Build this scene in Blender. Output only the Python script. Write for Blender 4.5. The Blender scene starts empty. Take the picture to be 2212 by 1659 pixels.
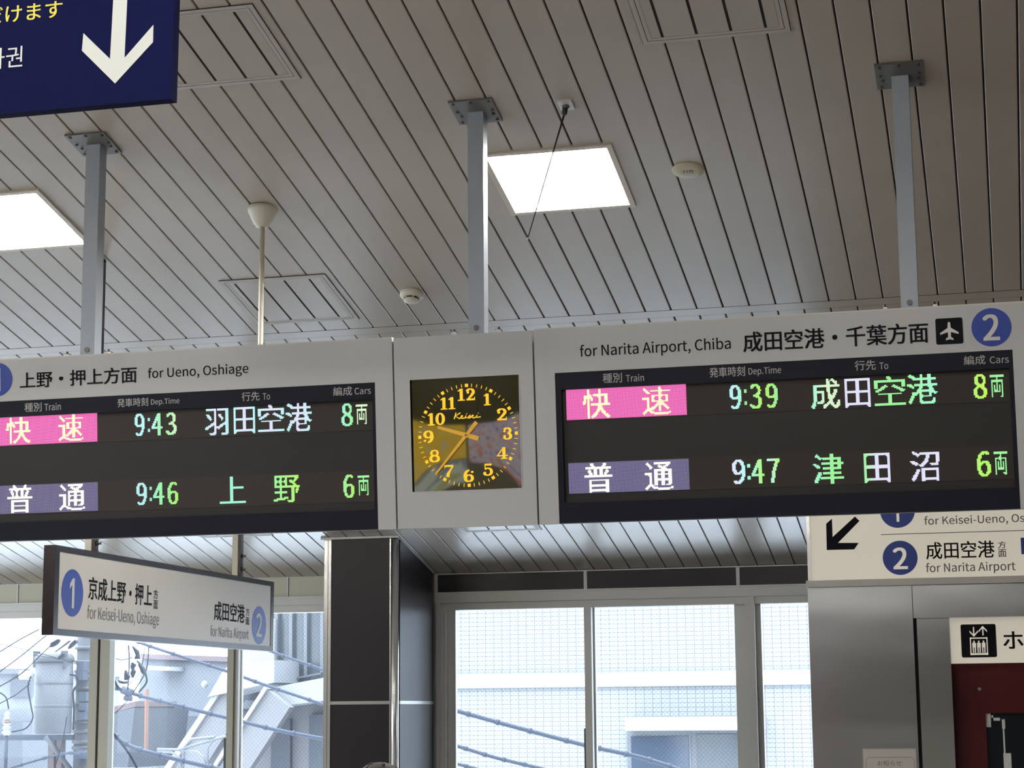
import bpy, math, random
from mathutils import Vector, Matrix
random.seed(7)
S = bpy.context.scene
COL = S.collection

# ------------------------------------------------------------------ camera
YAW, PIT, ROL, F, CS, BT = -0.246703, 0.167277, -0.008292, 4190.04, 0.2225232, 0.0855552
CAM = Vector((0, 0, 1.6))
_f = Vector((math.sin(YAW) * math.cos(PIT), math.cos(YAW) * math.cos(PIT), math.sin(PIT)))
_r = Vector((math.cos(YAW), -math.sin(YAW), 0))
_u = _r.cross(_f)
R = math.cos(ROL) * _r + math.sin(ROL) * _u
U = -math.sin(ROL) * _r + math.cos(ROL) * _u
cam_data = bpy.data.cameras.new('camera')
cam = bpy.data.objects.new('camera', cam_data)
COL.objects.link(cam)
cam.matrix_world = Matrix.Translation(CAM) @ Matrix((R, U, -_f)).transposed().to_4x4()
cam_data.sensor_width = 36
cam_data.lens = F / 2212 * 36
cam_data.clip_start = 0.05
cam_data.clip_end = 500
S.camera = cam

# ------------------------------------------------------------------ colour management, sky
S.view_settings.view_transform = 'Standard'
S.view_settings.look = 'None'
S.view_settings.gamma = 1
S.view_settings.exposure = 0.0
S.view_settings.use_curve_mapping = False
S.cycles.use_denoising = True
S.cycles.max_bounces = 8
S.cycles.diffuse_bounces = 4
S.cycles.glossy_bounces = 4
S.cycles.transparent_max_bounces = 12
S.cycles.caustics_reflective = False
S.cycles.caustics_refractive = False
S.cycles.sample_clamp_indirect = 4.0
SKY = 11.5          # overcast sky
TUBE = 385.0        # fluorescent tubes
W = bpy.data.worlds.new('overcast_sky')
S.world = W
W.use_nodes = True
_nt = W.node_tree; _tc = _nt.nodes.new('ShaderNodeTexCoord'); _sp = _nt.nodes.new('ShaderNodeSeparateXYZ'); _mr = _nt.nodes.new('ShaderNodeMapRange')
_nt.links.new(_tc.outputs['Generated'], _sp.inputs[0]); _nt.links.new(_sp.outputs[2], _mr.inputs['Value'])
_mr.inputs['To Min'].default_value = SKY * .55; _mr.inputs['To Max'].default_value = SKY * 1.65      # overcast sky, brightest overhead
_nt.links.new(_mr.outputs[0], _nt.nodes['Background'].inputs[1])
W.node_tree.nodes['Background'].inputs[0].default_value = (0.80, 0.90, 1.0, 1)
W.node_tree.nodes['Background'].inputs[1].default_value = SKY

# ------------------------------------------------------------------ pixel -> place helpers
def ray(x, y):
    return ((x - 1106) * R - (y - 829.5) * U + F * _f) / F
def atY(x, y, Y):
    d = ray(x, y); return CAM + d * (Y / d.y)
def atX(x, y, X):
    d = ray(x, y); return CAM + d * (X / d.x)
def onplane(x, y, p0, n):
    d = ray(x, y); return CAM + d * ((p0 - CAM).dot(n) / d.dot(n))
B0 = atY(1010, 940, 8.4)
BN = Vector((0, -math.cos(BT), -math.sin(BT))); BV = Vector((0, -math.sin(BT), math.cos(BT)))
def bd(p):                      # board plane coordinates (x, z)
    q = onplane(p[0], p[1], B0, BN) - B0
    return q.x, q.dot(BV)
def bdl(p):                     # the LED matrix, set back 25 mm in the display
    o = B0 - BN * .025
    q = onplane(p[0], p[1], o, BN) - o
    return q.x, q.dot(BV)
C0 = atY(1030, 238, 8.45)
CN = Vector((0, math.sin(CS), math.cos(CS)))
def ce(x, y): return onplane(x, y, C0, CN)
def czl(Y): return C0.z - math.tan(CS) * (Y - C0.y)      # ceiling height at Y
def zm(k, ox, oy): return lambda x, y: (ox + x / k, oy + y / k)
Z1 = zm(2.962, 0, 0); Z4 = zm(2.962, 0, 550); Z5 = zm(2.962, 740, 550); Z6 = zm(2.963, 1480, 550)
D4 = zm(2.865, 1680, 1080); D6 = zm(6.143, 1200, 810); D7 = zm(6.38, 0, 860); C6 = zm(5.185, 840, 780)
M1 = zm(2.967, 0, 1100); M2 = zm(2.967, 640, 1100); M3 = zm(2.967, 1280, 1100)
H6 = zm(3.95, 60, 1150); R1 = zm(5.946, 0, 1380); R2 = zm(5.946, 340, 1380)
R5 = zm(5.946, 1840, 1500)

# ------------------------------------------------------------------ materials
def mat(name, col, rough=0.5, metal=0.0, emit=None, estr=1.0, spec=0.5, noise=0.0, nscale=20, coat=0.0):
    m = bpy.data.materials.new(name); m.use_nodes = True
    nt = m.node_tree; b = nt.nodes['Principled BSDF']
    b.inputs['Base Color'].default_value = (*col, 1)
    b.inputs['Roughness'].default_value = rough
    b.inputs['Metallic'].default_value = metal
    b.inputs['Specular IOR Level'].default_value = spec
    b.inputs['Coat Weight'].default_value = coat
    if emit:
        b.inputs['Emission Color'].default_value = (*emit, 1)
        b.inputs['Emission Strength'].default_value = estr
    if noise > 0:
        tc = nt.nodes.new('ShaderNodeTexCoord'); n = nt.nodes.new('ShaderNodeTexNoise')
        n.inputs['Scale'].default_value = nscale; n.inputs['Detail'].default_value = 4
        nt.links.new(tc.outputs['Object'], n.inputs['Vector'])
        r = nt.nodes.new('ShaderNodeMapRange')
        r.inputs['To Min'].default_value = 1 - noise; r.inputs['To Max'].default_value = 1 + noise
        nt.links.new(n.outputs['Fac'], r.inputs['Value'])
        mx = nt.nodes.new('ShaderNodeVectorMath'); mx.operation = 'SCALE'
        mx.inputs[0].default_value = col
        nt.links.new(r.outputs['Result'], mx.inputs['Scale'])
        nt.links.new(mx.outputs[0], b.inputs['Base Color'])
    return m

M = {}
M['slat'] = mat('ceiling_slat', (0.47, 0.42, 0.365), 0.27, spec=0.75, noise=0.04, nscale=6)
M['groove'] = mat('ceiling_groove', (0.015, 0.012, 0.010), 0.9)
M['hatch'] = mat('hatch_frame', (0.48, 0.44, 0.40), 0.45)
M['floor'] = mat('floor_tile', (0.22, 0.205, 0.19), 0.35, noise=0.1, nscale=2)
M['cream'] = mat('cream_panel', (0.62, 0.60, 0.47), 0.4)
M['backwall'] = mat('concourse_wall', (0.50, 0.47, 0.42), 0.6)
M['brownwall'] = mat('brown_wall', (0.12, 0.075, 0.05), 0.6)
M['board'] = mat('board_housing', (0.58, 0.59, 0.60), 0.42, spec=0.35, noise=0.02, nscale=40)
M['navy'] = mat('display_bezel', (0.008, 0.010, 0.020), 0.45, spec=0.18)
M['black'] = mat('display_black', (0.012, 0.010, 0.010), 0.5)
M['ledoff'] = mat('led_unlit', (0.028, 0.020, 0.016), 0.6)
M['ink'] = mat('black_lettering', (0.010, 0.010, 0.014), 0.7, spec=0.1)
M['inkgrey'] = mat('grey_lettering', (0.20, 0.19, 0.20), 0.5)
M['lettergrey'] = mat('pale_lettering', (0.50, 0.50, 0.50), 0.5)
M['blue'] = mat('route_blue', (0.022, 0.062, 0.38), 0.4)
M['white'] = mat('white_mark', (0.75, 0.75, 0.73), 0.5)
M['pole'] = mat('grey_pole_paint', (0.40, 0.45, 0.52), 0.38, metal=0.0, noise=0.04, nscale=30)
M['steelplate'] = mat('dark_steel_plate', (0.17, 0.165, 0.16), 0.5, metal=0.5)
M['bolt'] = mat('bolt_steel', (0.10, 0.095, 0.09), 0.4, metal=0.7)
M['zinc'] = mat('zinc_nut', (0.8, 0.8, 0.8), 0.4, metal=0.3)
M['rod'] = mat('ivory_rod', (0.66, 0.63, 0.54), 0.4)
M['ivory'] = mat('ivory_plastic', (0.68, 0.65, 0.54), 0.45)
M['speaker'] = mat('speaker_cream', (0.50, 0.45, 0.33), 0.5, noise=0.15, nscale=120)
M['rubber'] = mat('black_rubber', (0.02, 0.02, 0.022), 0.6)
M['stainless'] = mat('stainless_steel', (0.64, 0.65, 0.65), 0.21, metal=1.0)
M['chrome'] = mat('polished_trim', (0.72, 0.72, 0.70), 0.22, metal=1.0)
M['brown'] = mat('dark_plum_panel', (0.012, 0.009, 0.013), 0.30, spec=0.38)
M['alu'] = mat('window_aluminium', (0.66, 0.65, 0.62), 0.4, metal=0.15)
M['aludark'] = mat('window_gasket', (0.08, 0.08, 0.09), 0.5)
M['alucream'] = mat('window_frame_cream', (0.44, 0.42, 0.34), 0.4, metal=0.1)
M['signface'] = mat('sign_face', (0.72, 0.69, 0.65), 0.35, spec=0.3)
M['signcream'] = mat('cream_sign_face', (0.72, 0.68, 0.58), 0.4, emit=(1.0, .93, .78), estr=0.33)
M['signframe'] = mat('dark_bronze_frame', (0.028, 0.022, 0.024), 0.25, metal=0.5)
M['yellow'] = mat('yellow_lettering', (0.62, 0.55, 0.06), 0.5)
M['bluesign'] = mat('navy_sign', (0.0025, 0.004, 0.032), 0.8, spec=0.05, noise=0.08, nscale=300)
M['arrowgrey'] = mat('pale_arrow', (0.55, 0.57, 0.55), 0.5)
M['red'] = mat('dark_red_door', (0.085, 0.006, 0.010), 0.35, spec=0.3)
M['darkvoid'] = mat('dark_interior', (0.01, 0.01, 0.012), 0.6)
M['doorglass'] = mat('door_glass', (0.008, 0.012, 0.018), 0.05, spec=0.5)
M['paper'] = mat('notice_paper', (0.62, 0.56, 0.52), 0.7)
M['tape'] = mat('clear_pocket', (0.42, 0.43, 0.38), 0.3)
M['tube'] = mat('fluorescent_tube', (1, 1, 1), 0.5, emit=(1.0, 0.96, 0.88), estr=TUBE)
M['reflector'] = mat('lamp_reflector', (0.88, 0.86, 0.82), 0.35, emit=(1.0, 0.92, 0.78), estr=0.0)
M['lamptrim'] = mat('lamp_trim', (0.62, 0.57, 0.48), 0.4)
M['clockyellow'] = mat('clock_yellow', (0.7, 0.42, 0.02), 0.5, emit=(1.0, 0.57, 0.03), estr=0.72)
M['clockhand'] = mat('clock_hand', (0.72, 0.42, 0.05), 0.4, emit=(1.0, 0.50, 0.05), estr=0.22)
M['dial'] = mat('olive_dial', (0.026, 0.027, 0.008), 0.035, spec=0.5, coat=0.0)
M['dial'].node_tree.nodes['Principled BSDF'].inputs['IOR'].default_value = 3.4
M['dial'].node_tree.nodes['Principled BSDF'].inputs['Specular Tint'].default_value = (1.0, .98, .74, 1)
M['hair'] = mat('dark_brown_hair', (0.012, 0.008, 0.006), 0.6, noise=0.4, nscale=60)
M['skin'] = mat('skin', (0.55, 0.36, 0.27), 0.5)
M['lip'] = mat('lips', (0.42, 0.18, 0.16), 0.5)
M['coat'] = mat('dark_coat', (0.03, 0.035, 0.05), 0.8)
M['trouser'] = mat('grey_trousers', (0.06, 0.06, 0.065), 0.8)
# outside; haze over the objects is tinted into their grey-blue colours
M['asphalt'] = mat('pale_concrete_ground', (0.720, 0.720, 0.720), 0.9)
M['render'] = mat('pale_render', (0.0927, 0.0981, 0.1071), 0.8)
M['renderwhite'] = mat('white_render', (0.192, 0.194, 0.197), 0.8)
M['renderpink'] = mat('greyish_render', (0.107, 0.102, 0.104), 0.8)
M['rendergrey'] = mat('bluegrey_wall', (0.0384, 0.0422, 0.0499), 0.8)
M['roofred'] = mat('faded_red_coping', (0.093, 0.067, 0.071), 0.8)
M['roofblue'] = mat('bluegrey_roof', (0.057, 0.060, 0.074), 0.8)
M['canwall'] = mat('transformer_grey', (0.0277, 0.0290, 0.0328), 0.6, noise=0.04, nscale=5)
M['concrete'] = mat('concrete_pole', (0.0269, 0.0281, 0.0323), 0.9, noise=0.2, nscale=8)
M['cable'] = mat('cable_sheath', (0.034, 0.040, 0.054), 0.6, spec=0.12)
M['wire'] = mat('black_wire', (0.0027, 0.0047, 0.0085), 0.6, spec=0.08)
M['porcelain'] = mat('porcelain', (0.190, 0.190, 0.190), 0.2)
M['orange'] = mat('orange_band', (0.1336, 0.0496, 0.0208), 0.5)
M['winblue'] = mat('outside_glass', (0.029, 0.041, 0.061), 0.1, spec=0.8)
M['winpale'] = mat('curtained_glass', (0.0540, 0.0621, 0.0675), 0.15, spec=0.6)
M['sash'] = mat('grey_sash', (0.081, 0.084, 0.090), 0.5)
M['rust'] = mat('rusty_steel', (0.067, 0.044, 0.043), 0.8)
M['roofwhite'] = mat('white_roof_sheet', (0.86, 0.87, 0.88), 0.6)
M['posterY'] = mat('yellow_poster', (0.85, 0.55, 0.04), 0.5)
M['posterL'] = mat('lilac_poster', (0.62, 0.52, 0.78), 0.5)
M['posterW'] = mat('pale_blue_poster', (0.62, 0.70, 0.78), 0.5)

def wavy(m, scale, strength):
    nt = m.node_tree; tc = nt.nodes.new('ShaderNodeTexCoord'); n = nt.nodes.new('ShaderNodeTexNoise'); mp = nt.nodes.new('ShaderNodeMapping')
    mp.inputs['Scale'].default_value = scale; n.inputs['Scale'].default_value = 1.0; n.inputs['Detail'].default_value = 1
    b = nt.nodes.new('ShaderNodeBump'); b.inputs['Strength'].default_value = strength; b.inputs['Distance'].default_value = 0.05
    nt.links.new(tc.outputs['Object'], mp.inputs[0]); nt.links.new(mp.outputs[0], n.inputs['Vector'])
    nt.links.new(n.outputs['Fac'], b.inputs['Height']); nt.links.new(b.outputs[0], nt.nodes['Principled BSDF'].inputs['Normal'])
wavy(M['stainless'], (1.2, 1.2, 2.4), 0.14)
def blotch(m, cols, scale):
    nt = m.node_tree; tc = nt.nodes.new('ShaderNodeTexCoord'); n = nt.nodes.new('ShaderNodeTexNoise'); r = nt.nodes.new('ShaderNodeValToRGB')
    n.inputs['Scale'].default_value = scale; n.inputs['Detail'].default_value = 2
    r.color_ramp.interpolation = 'CONSTANT'
    while len(r.color_ramp.elements) < len(cols): r.color_ramp.elements.new(.5)
    for e, (p, c) in zip(r.color_ramp.elements, cols): e.position = p; e.color = (*c, 1)
    nt.links.new(tc.outputs['Object'], n.inputs['Vector']); nt.links.new(n.outputs['Fac'], r.inputs[0]); nt.links.new(r.outputs[0], nt.nodes['Principled BSDF'].inputs['Base Color'])
blotch(M['posterL'], [(0, (.15, .16, .5)), (.38, (.55, .58, .95)), (.46, (.60, .48, .72)), (.56, (.62, .40, .55)), (.63, (.6, .06, .08)), (.68, (.55, .6, .1))], 7)
blotch(M['posterY'], [(0, (.5, .55, .6)), (.36, (.85, .55, .04)), (.62, (.8, .62, .15))], 4)
blotch(M['posterW'], [(0, (.25, .3, .42)), (.42, (.55, .62, .7)), (.6, (.45, .45, .25))], 3)
def tile_mat():
    m = bpy.data.materials.new('white_tile_grid'); m.use_nodes = True; nt = m.node_tree
    b = nt.nodes['Principled BSDF']; tc = nt.nodes.new('ShaderNodeTexCoord')
    sx = nt.nodes.new('ShaderNodeSeparateXYZ'); cx = nt.nodes.new('ShaderNodeCombineXYZ')
    nt.links.new(tc.outputs['Object'], sx.inputs[0]); nt.links.new(sx.outputs[0], cx.inputs[0]); nt.links.new(sx.outputs[2], cx.inputs[1])
    br = nt.nodes.new('ShaderNodeTexBrick'); br.offset = 0; br.squash = 1
    br.inputs['Scale'].default_value = 1; br.inputs['Brick Width'].default_value = 0.107; br.inputs['Row Height'].default_value = 0.0545
    br.inputs['Mortar Size'].default_value = 0.0032; br.inputs['Mortar Smooth'].default_value = 0.2
    br.inputs['Color1'].default_value = (0.165, 0.168, 0.172, 1); br.inputs['Color2'].default_value = (0.160, 0.165, 0.170, 1)
    br.inputs['Mortar'].default_value = (0.045, 0.046, 0.052, 1)
    nt.links.new(cx.outputs[0], br.inputs['Vector']); nt.links.new(br.outputs['Color'], b.inputs['Base Color'])
    b.inputs['Roughness'].default_value = 0.6
    return m
M['tile'] = tile_mat()

def pane_mat():
    m = bpy.data.materials.new('wired_glass'); m.use_nodes = True; nt = m.node_tree
    for n in list(nt.nodes): nt.nodes.remove(n)
    out = nt.nodes.new('ShaderNodeOutputMaterial'); tr = nt.nodes.new('ShaderNodeBsdfTransparent')
    tr.inputs[0].default_value = (0.93, 0.96, 0.99, 1)
    dif = nt.nodes.new('ShaderNodeBsdfTranslucent'); dif.inputs[0].default_value = (0.70, 0.76, 0.90, 1)
    gl = nt.nodes.new('ShaderNodeBsdfGlossy'); gl.inputs['Roughness'].default_value = 0.03
    m1 = nt.nodes.new('ShaderNodeMixShader'); m2 = nt.nodes.new('ShaderNodeMixShader'); m1.inputs[0].default_value = 0.010
    fr = nt.nodes.new('ShaderNodeFresnel'); fr.inputs[0].default_value = 1.22
    nt.links.new(tr.outputs[0], m1.inputs[1]); nt.links.new(dif.outputs[0], m1.inputs[2])
    nt.links.new(fr.outputs[0], m2.inputs[0]); nt.links.new(m1.outputs[0], m2.inputs[1]); nt.links.new(gl.outputs[0], m2.inputs[2])
    # fine diagonal wire mesh cast in the glass
    tc = nt.nodes.new('ShaderNodeTexCoord'); s = nt.nodes.new('ShaderNodeSeparateXYZ'); nt.links.new(tc.outputs['Object'], s.inputs[0])
    fs = []
    for sg in (1, -1):
        a = nt.nodes.new('ShaderNodeMath'); a.operation = 'MULTIPLY_ADD'; a.inputs[1].default_value = sg
        nt.links.new(s.outputs[0], a.inputs[0]); nt.links.new(s.outputs[2], a.inputs[2])
        d = nt.nodes.new('ShaderNodeMath'); d.operation = 'DIVIDE'; d.inputs[1].default_value = 0.036; nt.links.new(a.outputs[0], d.inputs[0])
        f = nt.nodes.new('ShaderNodeMath'); f.operation = 'FRACT'; nt.links.new(d.outputs[0], f.inputs[0])
        l = nt.nodes.new('ShaderNodeMath'); l.operation = 'LESS_THAN'; l.inputs[1].default_value = 0.045; nt.links.new(f.outputs[0], l.inputs[0])
        fs.append(l)
    mx = nt.nodes.new('ShaderNodeMath'); mx.operation = 'MAXIMUM'
    nt.links.new(fs[0].outputs[0], mx.inputs[0]); nt.links.new(fs[1].outputs[0], mx.inputs[1])
    ml = nt.nodes.new('ShaderNodeMath'); ml.operation = 'MULTIPLY'; ml.inputs[1].default_value = 0.4; nt.links.new(mx.outputs[0], ml.inputs[0])
    wire = nt.nodes.new('ShaderNodeBsdfDiffuse'); wire.inputs[0].default_value = (0.16, 0.17, 0.19, 1)
    m3 = nt.nodes.new('ShaderNodeMixShader'); nt.links.new(ml.outputs[0], m3.inputs[0])
    nt.links.new(m2.outputs[0], m3.inputs[1]); nt.links.new(wire.outputs[0], m3.inputs[2])
    nt.links.new(m3.outputs[0], out.inputs[0])
    return m
M['pane'] = pane_mat()

def led_field(name, col, dark, p=0.0052):
    """LED matrix panel: square emitters on a dark board"""
    m = bpy.data.materials.new(name); m.use_nodes = True; nt = m.node_tree
    b = nt.nodes['Principled BSDF']; b.inputs['Base Color'].default_value = (0.02, 0.01, 0.015, 1)
    tc = nt.nodes.new('ShaderNodeTexCoord'); s = nt.nodes.new('ShaderNodeSeparateXYZ'); nt.links.new(tc.outputs['Object'], s.inputs[0])
    ls = []
    for ax in (0, 2):
        d = nt.nodes.new('ShaderNodeMath'); d.operation = 'DIVIDE'; d.inputs[1].default_value = p; nt.links.new(s.outputs[ax], d.inputs[0])
        f = nt.nodes.new('ShaderNodeMath'); f.operation = 'FRACT'; nt.links.new(d.outputs[0], f.inputs[0])
        l = nt.nodes.new('ShaderNodeMath'); l.operation = 'LESS_THAN'; l.inputs[1].default_value = 0.72; nt.links.new(f.outputs[0], l.inputs[0])
        ls.append(l)
    ml = nt.nodes.new('ShaderNodeMath'); ml.operation = 'MULTIPLY'
    nt.links.new(ls[0].outputs[0], ml.inputs[0]); nt.links.new(ls[1].outputs[0], ml.inputs[1])
    mx = nt.nodes.new('ShaderNodeMix'); mx.data_type = 'RGBA'
    mx.inputs[6].default_value = (*dark, 1); mx.inputs[7].default_value = (*col, 1)
    nt.links.new(ml.outputs[0], mx.inputs[0]); nt.links.new(mx.outputs[2], b.inputs['Emission Color'])
    b.inputs['Emission Strength'].default_value = 1
    return m
M['ledpink'] = led_field('led_pink_field', (1.3, 0.24, 0.72), (0.34, 0.03, 0.18))
M['ledgrey'] = led_field('led_grey_field', (0.24, 0.22, 0.42), (0.02, 0.02, 0.05))
def led_dots():
    m = bpy.data.materials.new('led_dots'); m.use_nodes = True; nt = m.node_tree
    b = nt.nodes['Principled BSDF']; b.inputs['Base Color'].default_value = (0.02, 0.02, 0.02, 1)
    a = nt.nodes.new('ShaderNodeAttribute'); a.attribute_name = 'Col'
    nt.links.new(a.outputs['Color'], b.inputs['Emission Color']); b.inputs['Emission Strength'].default_value = 1.0
    return m
M['dots'] = led_dots()

# ------------------------------------------------------------------ mesh builder
class MB:
    def __init__(s): s.v = []; s.f = []; s.m = []; s.sm = []; s.mi = 0
    def face(s, pts, smooth=False):
        i = len(s.v); s.v += [tuple(p) for p in pts]; s.f.append(list(range(i, i + len(pts)))); s.m.append(s.mi); s.sm.append(smooth)
    def box(s, x0, x1, y0, y1, z0, z1, bev=0.0):
        if bev > 0:
            return s.prism([(x0 + bev, z0), (x1 - bev, z0), (x1, z0 + bev), (x1, z1 - bev), (x1 - bev, z1), (x0 + bev, z1), (x0, z1 - bev), (x0, z0 + bev)], y0, y1)
        i = len(s.v)
        s.v += [(x, y, z) for x in (x0, x1) for y in (y0, y1) for z in (z0, z1)]
        for q in ((0, 1, 3, 2), (4, 6, 7, 5), (0, 4, 5, 1), (2, 3, 7, 6), (0, 2, 6, 4), (1, 5, 7, 3)):
            s.f.append([i + k for k in q]); s.m.append(s.mi); s.sm.append(False)
        return s
    def prism(s, poly, y0, y1):           # poly in (x, z), extruded along y
        n = len(poly); i = len(s.v)
        s.v += [(x, y0, z) for x, z in poly] + [(x, y1, z) for x, z in poly]
        s.f.append([i + k for k in range(n)]); s.f.append([i + n + k for k in reversed(range(n))])
        for k in range(n): s.f.append([i + k, i + n + k, i + n + (k + 1) % n, i + (k + 1) % n])
        s.m += [s.mi] * (n + 2); s.sm += [False] * (n + 2)
        return s
    def prism3(s, pts, d):                # pts: 3-D polygon, extruded by vector d
        n = len(pts); i = len(s.v); d = Vector(d)
        s.v += [tuple(p) for p in pts] + [tuple(Vector(p) + d) for p in pts]
        s.f.append([i + k for k in range(n)]); s.f.append([i + n + k for k in reversed(range(n))])
        for k in range(n): s.f.append([i + k, i + n + k, i + n + (k + 1) % n, i + (k + 1) % n])
        s.m += [s.mi] * (n + 2); s.sm += [False] * (n + 2)
        return s
    def tube(s, pts, r, n=10, caps=True):
        pts = [Vector(p) for p in pts]; rs = r if isinstance(r, (list, tuple)) else [r] * len(pts)
        i = len(s.v); prev = None
        for k, p in enumerate(pts):
            t = (pts[min(k + 1, len(pts) - 1)] - pts[max(k - 1, 0)]).normalized()
            if prev is None:
                a = t.cross(Vector((0, 0, 1)) if abs(t.z) < 0.9 else Vector((1, 0, 0))).normalized()
            else: a = (prev - t * prev.dot(t)).normalized()
            prev = a; b = t.cross(a)
            for j in range(n):
                c = 2 * math.pi * j / n; s.v.append(tuple(p + (a * math.cos(c) + b * math.sin(c)) * rs[k]))
        for k in range(len(pts) - 1):
            for j in range(n):
                s.f.append([i + k * n + j, i + k * n + (j + 1) % n, i + (k + 1) * n + (j + 1) % n, i + (k + 1) * n + j]); s.m.append(s.mi); s.sm.append(True)
        if caps:
            s.f.append([i + j for j in reversed(range(n))]); s.f.append([i + (len(pts) - 1) * n + j for j in range(n)])
            s.m += [s.mi] * 2; s.sm += [False] * 2
        return s
    def lathe(s, prof, n=32, c=(0, 0, 0), ax='z'):     # prof [(r, h)]
        i = len(s.v)
        for r, h in prof:
            for j in range(n):
                a = 2 * math.pi * j / n; x, y = r * math.cos(a), r * math.sin(a)
                q = (c[0] + x, c[1] + y, c[2] + h) if ax == 'z' else ((c[0] + x, c[1] - h, c[2] + y) if ax == 'y' else (c[0] + h, c[1] + x, c[2] + y))
                s.v.append(q)
        for k in range(len(prof) - 1):
            for j in range(n):
                s.f.append([i + k * n + j, i + k * n + (j + 1) % n, i + (k + 1) * n + (j + 1) % n, i + (k + 1) * n + j]); s.m.append(s.mi); s.sm.append(True)
        s.f.append([i + j for j in reversed(range(n))]); s.f.append([i + (len(prof) - 1) * n + j for j in range(n)])
        s.m += [s.mi] * 2; s.sm += [False] * 2
        return s
    def build(s, name, mats, parent=None, flip=True):
        me = bpy.data.meshes.new(name); me.from_pydata(s.v, [], s.f)
        for m_ in (mats if isinstance(mats, (list, tuple)) else [mats]): me.materials.append(m_)
        me.polygons.foreach_set('material_index', s.m); me.polygons.foreach_set('use_smooth', s.sm)
        import bmesh
        bm = bmesh.new(); bm.from_mesh(me); bmesh.ops.recalc_face_normals(bm, faces=bm.faces[:]); bm.to_mesh(me); bm.free()
        o = bpy.data.objects.new(name, me); COL.objects.link(o)
        if parent: o.parent = parent
        return o

def tag(o, label=None, cat=None, group=None, kind=None):
    if label: o['label'] = label
    if cat: o['category'] = cat
    if group: o['group'] = group
    if kind: o['kind'] = kind
    return o
def empty(name, loc=(0, 0, 0), rot=(0, 0, 0), label=None, cat=None, group=None):
    o = bpy.data.objects.new(name, None); COL.objects.link(o); o.empty_display_size = 0.1
    o.location = loc; o.rotation_euler = rot
    return tag(o, label, cat, group)
def struct(name, mb, m, parent=None):
    o = mb.build(name, m, parent)
    if not parent: o['kind'] = 'structure'
    return o
def copy_tree(o, parent=None):
    c = o.copy(); COL.objects.link(c); c.parent = parent
    for ch in list(o.children): copy_tree(ch, c)
    return c

# ------------------------------------------------------------------ text
import os
LATIN = None
try:        # the sans face that ships inside Blender itself
    LATIN = bpy.data.fonts.load(os.path.join(bpy.utils.system_resource('DATAFILES'), 'fonts', 'Noto Sans CJK Regular.woff2'))
except Exception: LATIN = None
def glyph_tris(txt, offset=0.0, shear=0.0):
    cu = bpy.data.curves.new('t', 'FONT'); cu.body = txt
    if LATIN and all(ord(c_) < 128 for c_ in txt): cu.font = LATIN
    cu.offset = offset; cu.resolution_u = 6; cu.shear = shear
    ob = bpy.data.objects.new('t', cu); COL.objects.link(ob)
    dg = bpy.context.evaluated_depsgraph_get()
    me = bpy.data.meshes.new_from_object(ob.evaluated_get(dg))
    me.calc_loop_triangles()
    vs = [(v.co.x, v.co.y) for v in me.vertices]; ts = [tuple(t.vertices) for t in me.loop_triangles]
    bpy.data.objects.remove(ob); bpy.data.curves.remove(cu); bpy.data.meshes.remove(me)
    x0 = min(v[0] for v in vs); x1 = max(v[0] for v in vs); y0 = min(v[1] for v in vs); y1 = max(v[1] for v in vs)
    return [((x - x0) / (x1 - x0), (y - y0) / (y1 - y0)) for x, y in vs], ts, (x1 - x0) / (y1 - y0)
def flat_text(name, txt, box, m, parent, y=0.0, th=0.0012, offset=0.008, fn=None):
    """lettering fitted to box=(x0,x1,z0,z1) in the parent's local x-z plane, facing -y (or placed by fn)"""
    vs, ts, asp = glyph_tris(txt) if txt != '1' else ([(.5, 0), (1, 0), (1, 1), (.64, 1), (0, .80), (0, .62), (.5, .78)], [(0, 1, 2), (0, 2, 6), (6, 2, 3), (6, 3, 5), (5, 3, 4)], .4)
    n_one = len(vs)
    if txt == '1': offset = 0
    x0, x1, z0, z1 = box
    if offset > 0:                      # heavier weight: the outline is laid down shifted to both sides
        n0 = len(vs); e = offset * .9; hx_, hz_ = e * (z1 - z0) / abs(x1 - x0), e; t0 = list(ts)
        v0 = [(hx_ + u * (1 - 2 * hx_), hz_ + v * (1 - 2 * hz_)) for u, v in vs]; vs = []; ts = []
        for q, (sx, sz) in enumerate(((-1, -.6), (1, -.6), (1, .6), (-1, .6), (0, 0))):
            vs += [(u + sx * hx_, v + sz * hz_) for u, v in v0]; ts += [tuple(i + q * n0 for i in t) for t in t0]
    if fn is None: fn = lambda a, b, c: (a, c, b)
    co = [fn(x0 + u * (x1 - x0), z0 + v * (z1 - z0), y - th - .00007 * (i // n_one)) for i, (u, v) in enumerate(vs)]
    me = bpy.data.meshes.new(name); me.from_pydata(co, [], ts); me.materials.append(m)
    o = bpy.data.objects.new(name, me); COL.objects.link(o); o.parent = parent
    return o
def pbox(f, L, Rr, T, B, conv=bd):
    """pixel extremes -> plane box; L,R x-values at mid height, T/B either y or (x,y)"""
    cx = (L + Rr) / 2
    t = T if isinstance(T, tuple) else (cx, T); b = B if isinstance(B, tuple) else (cx, B)
    my = (t[1] + b[1]) / 2
    xl = conv(f(L, my))[0]; xr = conv(f(Rr, my))[0]
    return (xl, xr, conv(f(*b))[1], conv(f(*t))[1])

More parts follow.
